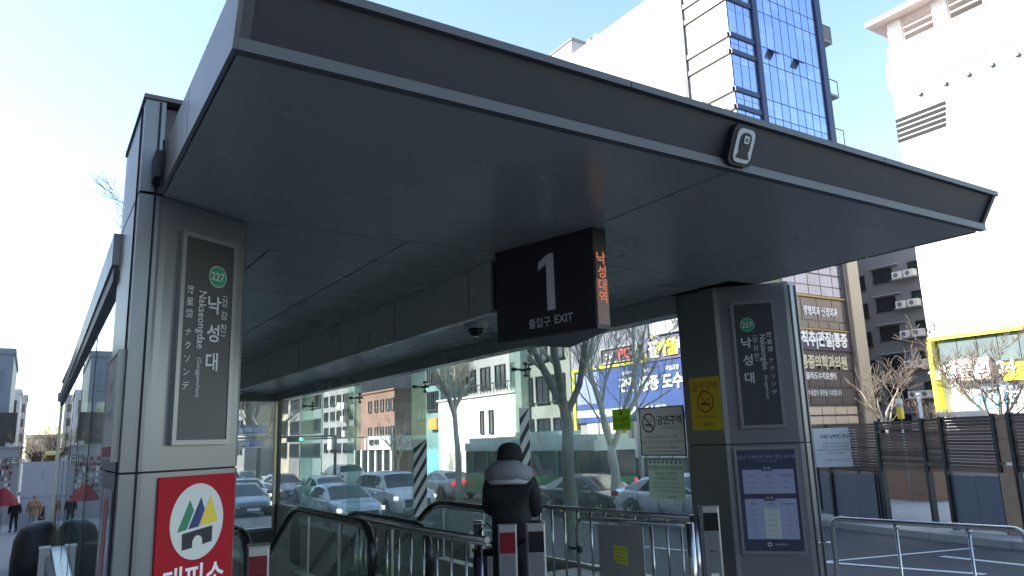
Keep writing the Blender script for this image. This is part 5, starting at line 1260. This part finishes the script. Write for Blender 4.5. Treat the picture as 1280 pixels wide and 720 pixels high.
yf_ = w_(1163, 425)[0] - .15; zft = w_(1163, 423)[1]
b.board('yellow_frame', 'X', 4.2, yf_, zft - .26, zft, LIME, .7); b.board('yellow_frame', 'X', yf_ - .30, yf_, w_(1177, 515)[1], zft - .323, LIME, .9)
zg = w_(1170, 459)[1]
for k in range(16): y_ = yf_ - .5 - k * 1.25; b.board('glass_pane', 'X', y_ - 1.2, y_, zg, zft - .33, mat('pane_greygreen', (.20, .26, .27), .12, .3, .3, .6), .4)
b.board('pink_sign', 'X', w_(1240, 430)[0], w_(1192, 440)[0], zft - 3.1, zft - 1.7, mat('sign_pink', (.62, .45, .45), .5), .3, .45); b.text('상담문의 24', 1.1, LETTERB, 'X', w_(1216, 436)[0], zft - 2.4, d=.8)
b.board('yellow_panel', 'X', w_(1280, 430)[0] - 1, w_(1254, 430)[0], zft - 3.3, zft - 2.2, YELLOW, .3, .45)
b.text('보험', 1.5, mat('ink_blue_grey', (.12, .16, .22), .5), 'X', w_(1248, 482)[0], w_(1248, 482)[1], d=.3, bold=.02)
b.board('blue_sign', 'X', w_(1262, 500)[0], w_(1216, 500)[0], w_(1225, 511)[1], w_(1225, 492)[1], SKYB, .3); b.text('다이어트', 1.25, LETTERB, 'X', w_(1238, 500)[0], w_(1230, 501)[1], d=.34)
b.board('lower_canopy', 'X', 4.2, yf_ - .3, w_(1180, 522)[1], w_(1177, 515)[1], OFFW, 1.6)

# --- glass tower and its white wing
TX = 88.0
def t_(u, v): return onX(u, v, TX)
ty = t_(916, 95)[0]
def tY(u, v): return onY(u, v, ty)
ytop = 95.0
y2 = t_(856, 62)[0]
b = Bld('high glass tower with blue curtain wall and white banded side', TX, tY(1030, 100)[0], ty, y2, ytop, BWHITE, base=-6, parapet=0, name='glass_tower', cat='tower')
m = MB(); m.box(TX - .5, TX - .004, y2 - .5, y2 + .3, 20, ytop); b.p('dark_seam', m, DARK)
zc_ = [t_(907, 45)[1], t_(911, 65)[1], t_(917.5, 111)[1], t_(920, 132)[1]]
pit = zc_[0] - zc_[2]; d2 = zc_[0] - zc_[1]
lines = []
for k in range(-4, 4):
    lines += [zc_[0] + k * pit, zc_[1] + k * pit]
for z_ in lines:
    if 20 < z_ < ytop - 1:
        m = MB(); m.box(TX - .35, TX - .004, ty, y2 - .52, z_ - .42, z_ + .42); b.p('dark_band', m, DARK)
        m = MB(); m.box(TX, tY(947, 60)[0], ty - .35, ty - .004, z_ - .4, z_ + .4); b.p('dark_band', m, MULL)
xa0 = TX; xa1 = tY(942, 50)[0]; xb0 = tY(952, 100)[0]; xb1 = tY(1027, 100)[0]
m = MB(); m.box(xa1 - .1, xb0 + .1, ty - .55, ty - .004, 20, ytop); b.p('vertical_fin', m, MULL)
m = MB(); m.box(xb1 + .02, xb1 + 1.5, ty - .5, ty + 1, 20, ytop); b.p('edge_column', m, MULL)
lines = sorted([z_ for z_ in lines if 22 < z_ < ytop])
m = MB(); m.box(xa0 + .02, xb1, ty - .03, ty - .004, 20, ytop); b.p('mullion_grid', m, MULL)
pmesh = {}
def tpane(x0, x1, z0, z1, mm, tilt=0):
    key = (round(x1 - x0, 2), round(z1 - z0, 2), mm.name)
    if key not in pmesh: q = MB(); q.box(-(x1 - x0) / 2, (x1 - x0) / 2, -.12, -.035, -(z1 - z0) / 2, (z1 - z0) / 2); pmesh[key] = q.mesh('glass_pane', mm)
    o_ = link('glass_pane', pmesh[key], b.t, tuple(Vector(((x0 + x1) / 2, ty, (z0 + z1) / 2)) - b.o))
    if tilt: o_.rotation_euler = (R_(-tilt), 0, 0); o_.location.y -= .35
rnd = random.Random(4)
for a0, a1 in zip(lines[:-1], lines[1:]):
    big = (a1 - a0) > d2 * 1.3
    sub = [(a0 + .3, a0 + .3 + (a1 - a0 - .6) * .72), (a0 + .3 + (a1 - a0 - .6) * .73, a1 - .3)] if big else [(a0 + .3, (a0 + a1) / 2 - .04), ((a0 + a1) / 2 + .04, a1 - .3)]
    for (z0_, z1_) in sub:
        for k in range(3): dx = (xa1 - xa0 - .3) / 3; tpane(xa0 + .1 + k * dx + .09, xa0 + .1 + (k + 1) * dx - .09, z0_, z1_, rnd.choice([WINBL, WINBL, WINBL2]))
        for k in range(8): dx = (xb1 - xb0 - .3) / 8; tpane(xb0 + .2 + k * dx + .09, xb0 + .2 + (k + 1) * dx - .09, z0_ - .25, z1_ + .2 if not big else z1_ + .2, rnd.choice([WINBL, WINBL, WINBL, WINBL2]))
for u, v in ((964, 67), (996, 79)):
    x, z_ = tY(u, v); m = MB(); m.v += [(x - .9, ty - .2, z_ + .6), (x + .9, ty - .2, z_ + .6), (x + .9, ty - 1.1, z_ - .6), (x - .9, ty - 1.1, z_ - .6)]; m.face((0, 1, 2, 3)); m.face((3, 2, 1, 0)); b.p('open_window', m, MULL)
for v, h_ in ((40, 3.2), (105, 3.0), (165, 3.0), (-20, 3.0)):
    x, z_ = tY(1030, v); m = MB(); m.box(xb1 + 1.5, xb1 + 5.0, ty + .2, ty + 5, z_ - h_ / 2, z_ - h_ / 2 + .4); m2 = MB()
    q_ = b.p('balcony', m, BMID)
    m2.box(xb1 + 4.85, xb1 + 4.97, ty + .2, ty + .3, z_ - h_ / 2 + .4, z_ + h_ / 2); m2.box(xb1 + 4.85, xb1 + 4.97, ty + 2, ty + 2.1, z_ - h_ / 2 + .4, z_ + h_ / 2); m2.box(xb1 + 1.5, xb1 + 5.0, ty + .2, ty + .3, z_ + h_ / 2, z_ + h_ / 2 + .15)
    if v == 40: m2.box(xb1 + 1.5, xb1 + 4.8, ty + .25, ty + 4, z_ - h_ / 2 + .42, z_ + h_ / 2 - .02)
    part('balcony_frame', m2, MULL if v != 40 else BGREY, q_)
b = Bld('white office building with flat roofline left of the glass tower', TX - .4, TX + 25, y2 + .4, t_(700, 80)[0], t_(760, 37)[1], BWHITE, base=-6, parapet=0)
y_, z_ = t_(704, 70); m = MB(); m.box(TX + .5, TX + 8, y_ - 2.4, y_ + 4.8, b.top - 1, t_(702, 57)[1]); b.p('roof_plant_room', m, BMID)
m = MB(); m.box(TX + .3, TX + 8.2, y_ - 2.8, y_ + 5.0, t_(702, 57)[1] + .003, t_(702, 57)[1] + .5); b.p('plant_room_roof', m, BGREY)
for u in (742, 733): y_, z_ = t_(u, 55); m = MB(); m.box(TX + .5, TX + 2.5, y_ - .6, y_ + .6, b.top, b.top + 1.6); b.p('roof_unit', m, BMID)

# --- left street: unseen row, put in and sized to shade the entrance, and the far buildings seen past the glass wall
for k, (y0_, y1_, h_, mm, lab) in enumerate(((-38, -14, 27, BMID, 'unseen grey shop building behind the camera on the left street'), (-13, 8, 24, BMID, 'unseen light grey shop building directly left of the entrance'), (9, 27, 37, BGREY, 'unseen grey office building left of the entrance, past the light grey one'), (28, 46, 27, BBRICK, 'unseen brick building farther down the left side of the street'), (47, 68, 24, BMID, 'unseen pale grey building on the left side where the street narrows'))):
    b = Bld(lab, -26, -9.5, y0_, y1_, h_, mm)
    b.grid('+X', y0_ + 1, y1_ - 1, 6, 2.5, h_ - 1, 6, 1.9, 1.5, fm=WHITE if k % 2 else DARK)
    m = MB(); m.box(-9.46, -9.1, y0_ + .5, y1_ - .5, 1.2, 2.3); b.p('shop_sign_band', m, (WHITE, RED, YELLOW, SKYB, WHITE)[k])
    m = MB(); m.box(-9.46, -9.4, y0_ + 1, y1_ - 1, -1.0, 1.1); b.p('shop_window', m, WINDK)
def lb(u, v, Y): return onY(u, v, Y)
b = Bld('blue grey glass fronted building topmost at the left edge', -16, lb(18, 443, 75)[0], 75, 92, lb(18, 443, 75)[1], BBLUE); b.grid('Y', -15, b.x1 - .4, 7, 0, b.top - .6, 3, 1.3, 1.6, pm_=BBLUE, fm=BBLUE)
b = Bld('pale panelled building with dark framed window next to the blue grey one', -10, lb(26, 495, 100)[0], 100, 116, lb(26, 492, 100)[1], mat('building_pale', (.5, .5, .53), .7)); b.grid('Y', -9, b.x1 - .2, 6, -4, b.top, 4, 1.0, 1.6)
m = MB(); x_, z_ = lb(10, 515, 74); m.box(x_ - 2, lb(22, 520, 74)[0], 73.6, 74.8, lb(15, 553, 74)[1], lb(15, 516, 74)[1]); 
t = thing('projecting_sign', 'large dark framed projecting shop sign at the left edge', 'sign', (x_, 74, lb(15, 553, 74)[1])); part('sign_box', m, DARK, t, (-x_, -74, -t.location.z))
b = Bld('distant grey tower at the end of the left street', -4, lb(34, 497, 150)[0], 150, 165, lb(34, 497, 150)[1], BMID); b.grid('Y', -3.5, b.x1 - .3, 4, -4, b.top - .5, 6, .7, 1.2)
b = Bld('low pale yellow building behind the brown tree at the end of the left street', -.5, 12, 118, 128, lb(45, 548, 118)[1], mat('building_cream', (.62, .56, .42), .8)); b.grid('Y', 0, 11, 7, -3, 2.8, 2, .9, 1.2)
b = Bld('shop building with colourful posters at the foot of the left street', -13, lb(22, 600, 62)[0], 62, 73, lb(15, 560, 62)[1], mat('shop_grey', (.33, .31, .33), .7), parapet=.1)
b.board('white_sign', 'Y', lb(9, 575, 62)[0], lb(25, 575, 62)[0], lb(15, 579, 62)[1], lb(15, 572, 62)[1], WHITE, .3); b.text('약국', .45, BLACKINK, 'Y', lb(16, 575, 62)[0], lb(16, 575, 62)[1], d=.34)
rnd = random.Random(9); pcs = [mat('poster_maroon', (.25, .03, .06)), OFFW, GREYINK, mat('poster_lilac', (.3, .27, .36)), BLACKINK, mat('poster_pink', (.45, .2, .2)), OFFW, BROWNINK, PANEL]
for i in range(13):
    for j in range(7):
        x0_ = -3.6 + i * .21; z0_ = lb(15, 622, 62)[1] + j * .38
        if x0_ < b.x1 - .5: b.board('poster', 'Y', x0_, x0_ + rnd.uniform(.11, .2), z0_, z0_ + rnd.uniform(.16, .34), rnd.choice(pcs), rnd.uniform(.04, .1))

# hoarding
t = thing('hoarding', 'pale lavender grey site hoarding closing off the left street', 'hoarding', (1.2, 47.3, G(1, 47)))
hx0 = onY(27, 600, 47.3)[0]
for k in range(5):
    m = MB(); x0_ = hx0 + k * .92; m.box(x0_ - 1.2 + .008, x0_ + .912 - 1.2, -.03, .03, .1, onY(50, 577, 47.3)[1] - t.location.z); part('panel', m, mat('hoarding_lavender', (.40, .39, .45), .6, 0, .05, 1), t)
m = MB(); m.box(hx0 - 1.2, hx0 + 3.4, -.06, -.031, 1.72, 1.77); part('rail', m, BMID, t)
q = at_depth(8, 640, 36); t = thing('parasol', 'dark red parasol at the left edge behind the walker in black', 'parasol', (q.x - .2, q.y, G(q.x, q.y) + .1))
m = MB(); m.tube([(0, 0, 0), (0, 0, 2.2)], .03, 8); part('pole', m, STEEL_M, t)
m = MB(); m.loft([(0, 0, 1.35, .72, .72), (0, 0, 1.75, .48, .48), (0, 0, 2.1, .2, .2), (0, 0, 2.2, .02, .02)], 8, sm=False); part('canopy', m, mat('parasol_red', (.22, .02, .03), .8), t)
q = at_depth(66, 566, 44); t = thing('lit_shop_sign', 'small bright yellow sign above the hoarding beside the glass wall', 'sign', (q.x, q.y, q.z))
m = MB(); m.box(-.42, .30, -.1, .1, -.14, .12, ch=.03); part('sign_box', m, YELLOW, t); m = MB(); m.box(-.35, .25, -.106, -.101, -.04, .08); part('lettering_field', m, WHITE, t); m = MB(); m.tube([(-.6, 0, -.0), (-.42, 0, 0)], .03, 6); m.tube([(-.6, 0, -5.5 + .0), (-.6, 0, .1)], .04, 6); part('bracket', m, DARK, t)

# ------------------------------------------------------------------ slatted fence on the far pavement
FA = Vector((16.15, 7.4, 0)); FB = Vector((19.2, 14.1, 0)); fd = (FB - FA).normalized()
fang = math.atan2(-fd.y, -fd.x)       # local +x = towards the right in view
t = thing('slatted_fence', 'long brown slatted screen fence with steel lower panels across the road', 'fence', (FB.x, FB.y, G(FB.x, FB.y)), fang)
def fs(u, v):   # screen measure -> (s along fence from FB towards right, z)
    n = Vector((fd.y, -fd.x, 0)); r = ray(u, v); k = (FB.dot(n)) / r.dot(n); p = r * k + Vector((0, 0, 1.68)); return (p - FB).dot(-fd), p.z - G(FB.x, FB.y)
def zrel(u, v): return fs(u, v)[1]
rnd = random.Random(17)
posts = [1004, 1036, 1100, 1157, 1181, 1248, 1268]
top0, top1 = fs(1001, 534), fs(1280, 516); bot0, bot1 = fs(1001, 588), fs(1280, 591)
def zt(s): return top0[1] + (top1[1] - top0[1]) * (s - top0[0]) / (top1[0] - top0[0])
def zbm(s): return bot0[1] + (bot1[1] - bot0[1]) * (s - bot0[0]) / (bot1[0] - bot0[0])
def gz(s): p = FB - fd * s; return G(p.x, p.y) + .12 - G(FB.x, FB.y)
spans = [fs(u, 560)[0] for u in (960, 1004, 1036, 1100, 1157, 1181, 1248, 1268, 1330)]
smesh = {}
for i in range(len(spans) - 1):
    s0, s1 = spans[i], spans[i + 1]; mid = (s0 + s1) / 2; n = 17
    for k in range(n):
        z_ = zbm(mid) + (zt(mid) - zbm(mid)) * (k + .5) / n
        if rnd.random() < .05: continue
        key = i
        if key not in smesh: m = MB(); m.box(-(s1 - s0) / 2 + .03, (s1 - s0) / 2 - .03, -.02, .02, -.029, .029); smesh[key] = [m.mesh('slat', [w_m]) for w_m in (WOOD, WOOD2, WOOD3)]
        o_ = link('slat', rnd.choice(smesh[key]) if i != 6 else (smesh.setdefault('l', (lambda q: (q.box(-(s1 - s0) / 2 + .02, (s1 - s0) / 2 - .02, -.03, .03, -.036, .036), q.mesh('slat', [WOOD_SUN]))[1])(MB()))), t, (mid, rnd.uniform(-.01, .01), z_))
    for s_ in (s0,):
        m = MB(); m.box(s_ - .045, s_ + .045, -.06, .06, gz(s_) - .1, zt(s_) + .03); part('post', m, DARK, t)
m = MB(); m.box(spans[6] + .02, spans[7] - .02, -.09, .09, gz(spans[6]), zbm(spans[6])); part('timber_column', m, WOOD_SUN, t)
for i, mm in ((0, BGREY), (1, BBLUE), (2, BGREY), (5, BBLUE)):
    s0, s1 = spans[i], spans[i + 1]; npn = 2
    for k in range(npn):
        a0 = s0 + .06 + (s1 - s0 - .12) * k / npn; a1 = s0 + .06 + (s1 - s0 - .12) * (k + 1) / npn
        m = MB(); m.box(a0 + .006, a1 - .006, .0, .03, gz(a0) + .06, zbm(a0) - .05); part('steel_panel', m, mat('steel_bluegrey', (.13, .15, .19), .5, .2, .1, 1.5), t)
s_ = spans[3]
for dx in (.10, .22, .34): m = MB(); m.box(s_ - dx - .02, s_ - dx + .02, -.03, .03, gz(s_), zbm(s_)); part('gate_bar', m, DARK, t)
# planter seen through the gap
p = FB - fd * ((spans[3] + spans[4]) / 2) - Vector((fd.y, -fd.x, 0)) * -6.0
pp = at_depth(1138, 610, 25.0)
t = thing('planter', 'brown raised planter with green hedge seen through the fence opening', 'planter', (pp.x, pp.y, G(pp.x, pp.y) - .1), fang)
m = MB(); m.box(-1.6, 1.6, -.4, .4, 0, 1.25); part('box', m, mat('planter_brown', (.22, .13, .08), .8, 0, .2, 3), t)
m = MB(); rn = random.Random(3)
for k in range(2600):
    x, y, z = rn.uniform(-1.55, 1.55), rn.uniform(-.38, .38), 1.25 + rn.random() ** 1.3 * .55; s = .05; a = rn.uniform(0, 6.28); bb = rn.uniform(-.6, .6)
    dx, dy = math.cos(a) * s, math.sin(a) * s; m.quad((x - dx, y - dy, z), (x + dy * .5, y - dx * .5, z + bb * s), (x + dx, y + dy, z + s * .6), (x - dy * .5, y + dx * .5, z + s * .3))
h_ = part('hedge', m, mat('hedge_green', (.05, .075, .025), .8, 0, .4, 8), t); h_['kind'] = 'stuff'

# notice about steam in front of the fence
s0, z0_ = fs(1036, 586); s1, z1_ = fs(1084, 534)
q0 = FB - fd * ((s0 + s1) / 2 + .05); n_ = Vector((fd.y, -fd.x, 0)); n_ = n_ if n_.dot(-q0) > 0 else -n_
t = thing('steam_notice', 'pale square notice board about steam standing before the slatted fence', 'notice board', (q0.x + n_.x * .35, q0.y + n_.y * .35, G(q0.x, q0.y) + (z0_ + z1_) / 2), R_(-48))
m = MB(); m.plate([(-.53, -.52), (.53, -.52), (.53, .49), (-.53, .49)], -.02, 0); part('board', m, WHITE, t)
txt(t, '수증기(백연) 현상', .115, BLACKINK, 0, .26, -.022, bold=.015, sx=.85)
for k, s in enumerate(('이곳은 수증기 발생으로 인한', '연기가 아니며 인체에 무해한', '외부와의 온도차이에 의한 자연현상으로', '안심하시기 바랍니다')): txt(t, s, .062, GREYINK, 0, .09 - .085 * k, -.022, bold=.01, sx=.9)
txt(t, '서울교통공사 낙성대역 관리소', .05, GREYINK, 0, -.34, -.022)
m = MB()
for s in (-1, 1): m.box(s * .5 - .03, s * .5 + .03, .001, .05, -1.62, .45)
part('leg', m, DARK, t)

# ------------------------------------------------------------------ street furniture across the road
q = at_depth(803, 600, 27); t = thing('street_lamp', 'slim white street lamp post in front of the blue clinic signs', 'street lamp', (q.x, q.y, G(q.x, q.y) + .1))
m = MB(); m.tube([(0, 0, 0), (0, 0, 4), (0, 0, 8)], [.09, .07, .05], 12); part('post', m, WHITE, t); m = MB(); m.tube([(0, 0, 8), (-.5, 0, 8.4), (-1.6, 0, 8.5)], .035, 8); part('arm', m, WHITE, t); m = MB(); m.box(-2.1, -1.5, -.12, .12, 8.45, 8.55, ch=.04); part('lamp_head', m, WHITE, t)
q = at_depth(312, 548, 46); t = thing('direction_signs', 'two blue road direction signs on a dark mast arm behind the left column', 'road sign', (q.x, q.y, q.z))
m = MB(); m.tube([(-2.5, 0, .02), (5.5, 0, .02)], .06, 8); m.tube([(5.5, 0, .02), (5.5, 0, -5)], .10, 10); part('mast_arm', m, DARK, t)
for z0_, z1_, x1_, nm in ((.18, .82, 1.0, '서울대입구'), (-.60, -.10, .85, '사당')):
    m = MB(); m.box(-2.2, x1_, -.12, -.07, z0_, z1_); so_ = part('sign_panel', m, ROADBLUE, t); m = MB(); m.box(-2.15, x1_ - .05, -.128, -.121, z0_ + .03, z0_ + .06); part('white_rule', m, WHITE, so_)
    txt(so_, nm, .30, LETTERB, -.3, (z0_ + z1_) / 2 + .03, -.13)
q = at_depth(371, 549, 55); t = thing('traffic_light', 'green traffic light just right of the glass corner post', 'traffic light', (q.x, q.y, q.z))
m = MB(); m.box(-.75, .45, -.12, .12, -.2, .2, ch=.04); part('housing', m, DARK, t); m = MB(); m.disc(.28, 0, .14, -.135, -.125, seg=20); part('green_lamp', m, mat('lamp_green', (.0, .5, .3), .3, emit=(.05, 1, .55), estr=3), t)
m = MB(); m.disc(-.6, 0, .12, -.135, -.125, seg=16); m.disc(-.2, 0, .12, -.135, -.125, seg=16); part('dark_lamp', m, GAP, t); m = MB(); m.tube([(.45, 0, 0), (5.5, 0, 0), (5.5, 0, -6)], .06, 8); part('mast', m, DARK, t)
q = at_depth(1125, 512, 24.5); t = thing('warning_beacon', 'small yellow warning beacon above the slatted fence', 'beacon', (q.x, q.y, q.z))
m = MB(); m.box(-.09, .09, -.08, .08, -.3, .08, ch=.02); part('yellow_housing', m, YELLOW, t); m = MB(); m.tube([(0, 0, .08), (0, 0, .36)], .1, 12); part('lamp', m, OFFW, t); m = MB(); m.tube([(0, 0, -3.4), (0, 0, -.3)], .03, 8); part('pole', m, STEEL_M, t)
q = at_depth(1153, 530, 24.0); t = thing('pole', 'thin pale pole standing behind the slatted fence', 'pole', (q.x, q.y, q.z - 2.6))
m = MB(); m.tube([(0, 0, 0), (0, 0, 3.55)], .05, 8); m.tube([(0, 0, 3.5), (0, 0, 3.6)], .07, 8); part('shaft', m, WHITE, t)
# low wall / hedge boxes along the far pavement behind the silver car
t = thing('guard_fence', 'dark low guard fence along the far kerb before the shops', 'fence', (21.7, 24, G(21.7, 24) + .12))
for k in range(11):
    m = MB(); m.box(-.03, .03, -4.5 + k * 1.3, -4.5 + k * 1.3 + 1.26, .08, 1.05); part('panel', m, DARK, t)
for k in range(12):
    m = MB(); m.box(-.05, .05, -4.56 + k * 1.3, -4.5 + k * 1.3 - .004, 0, 1.12); part('post', m, GREYINK, t)

finish_later()
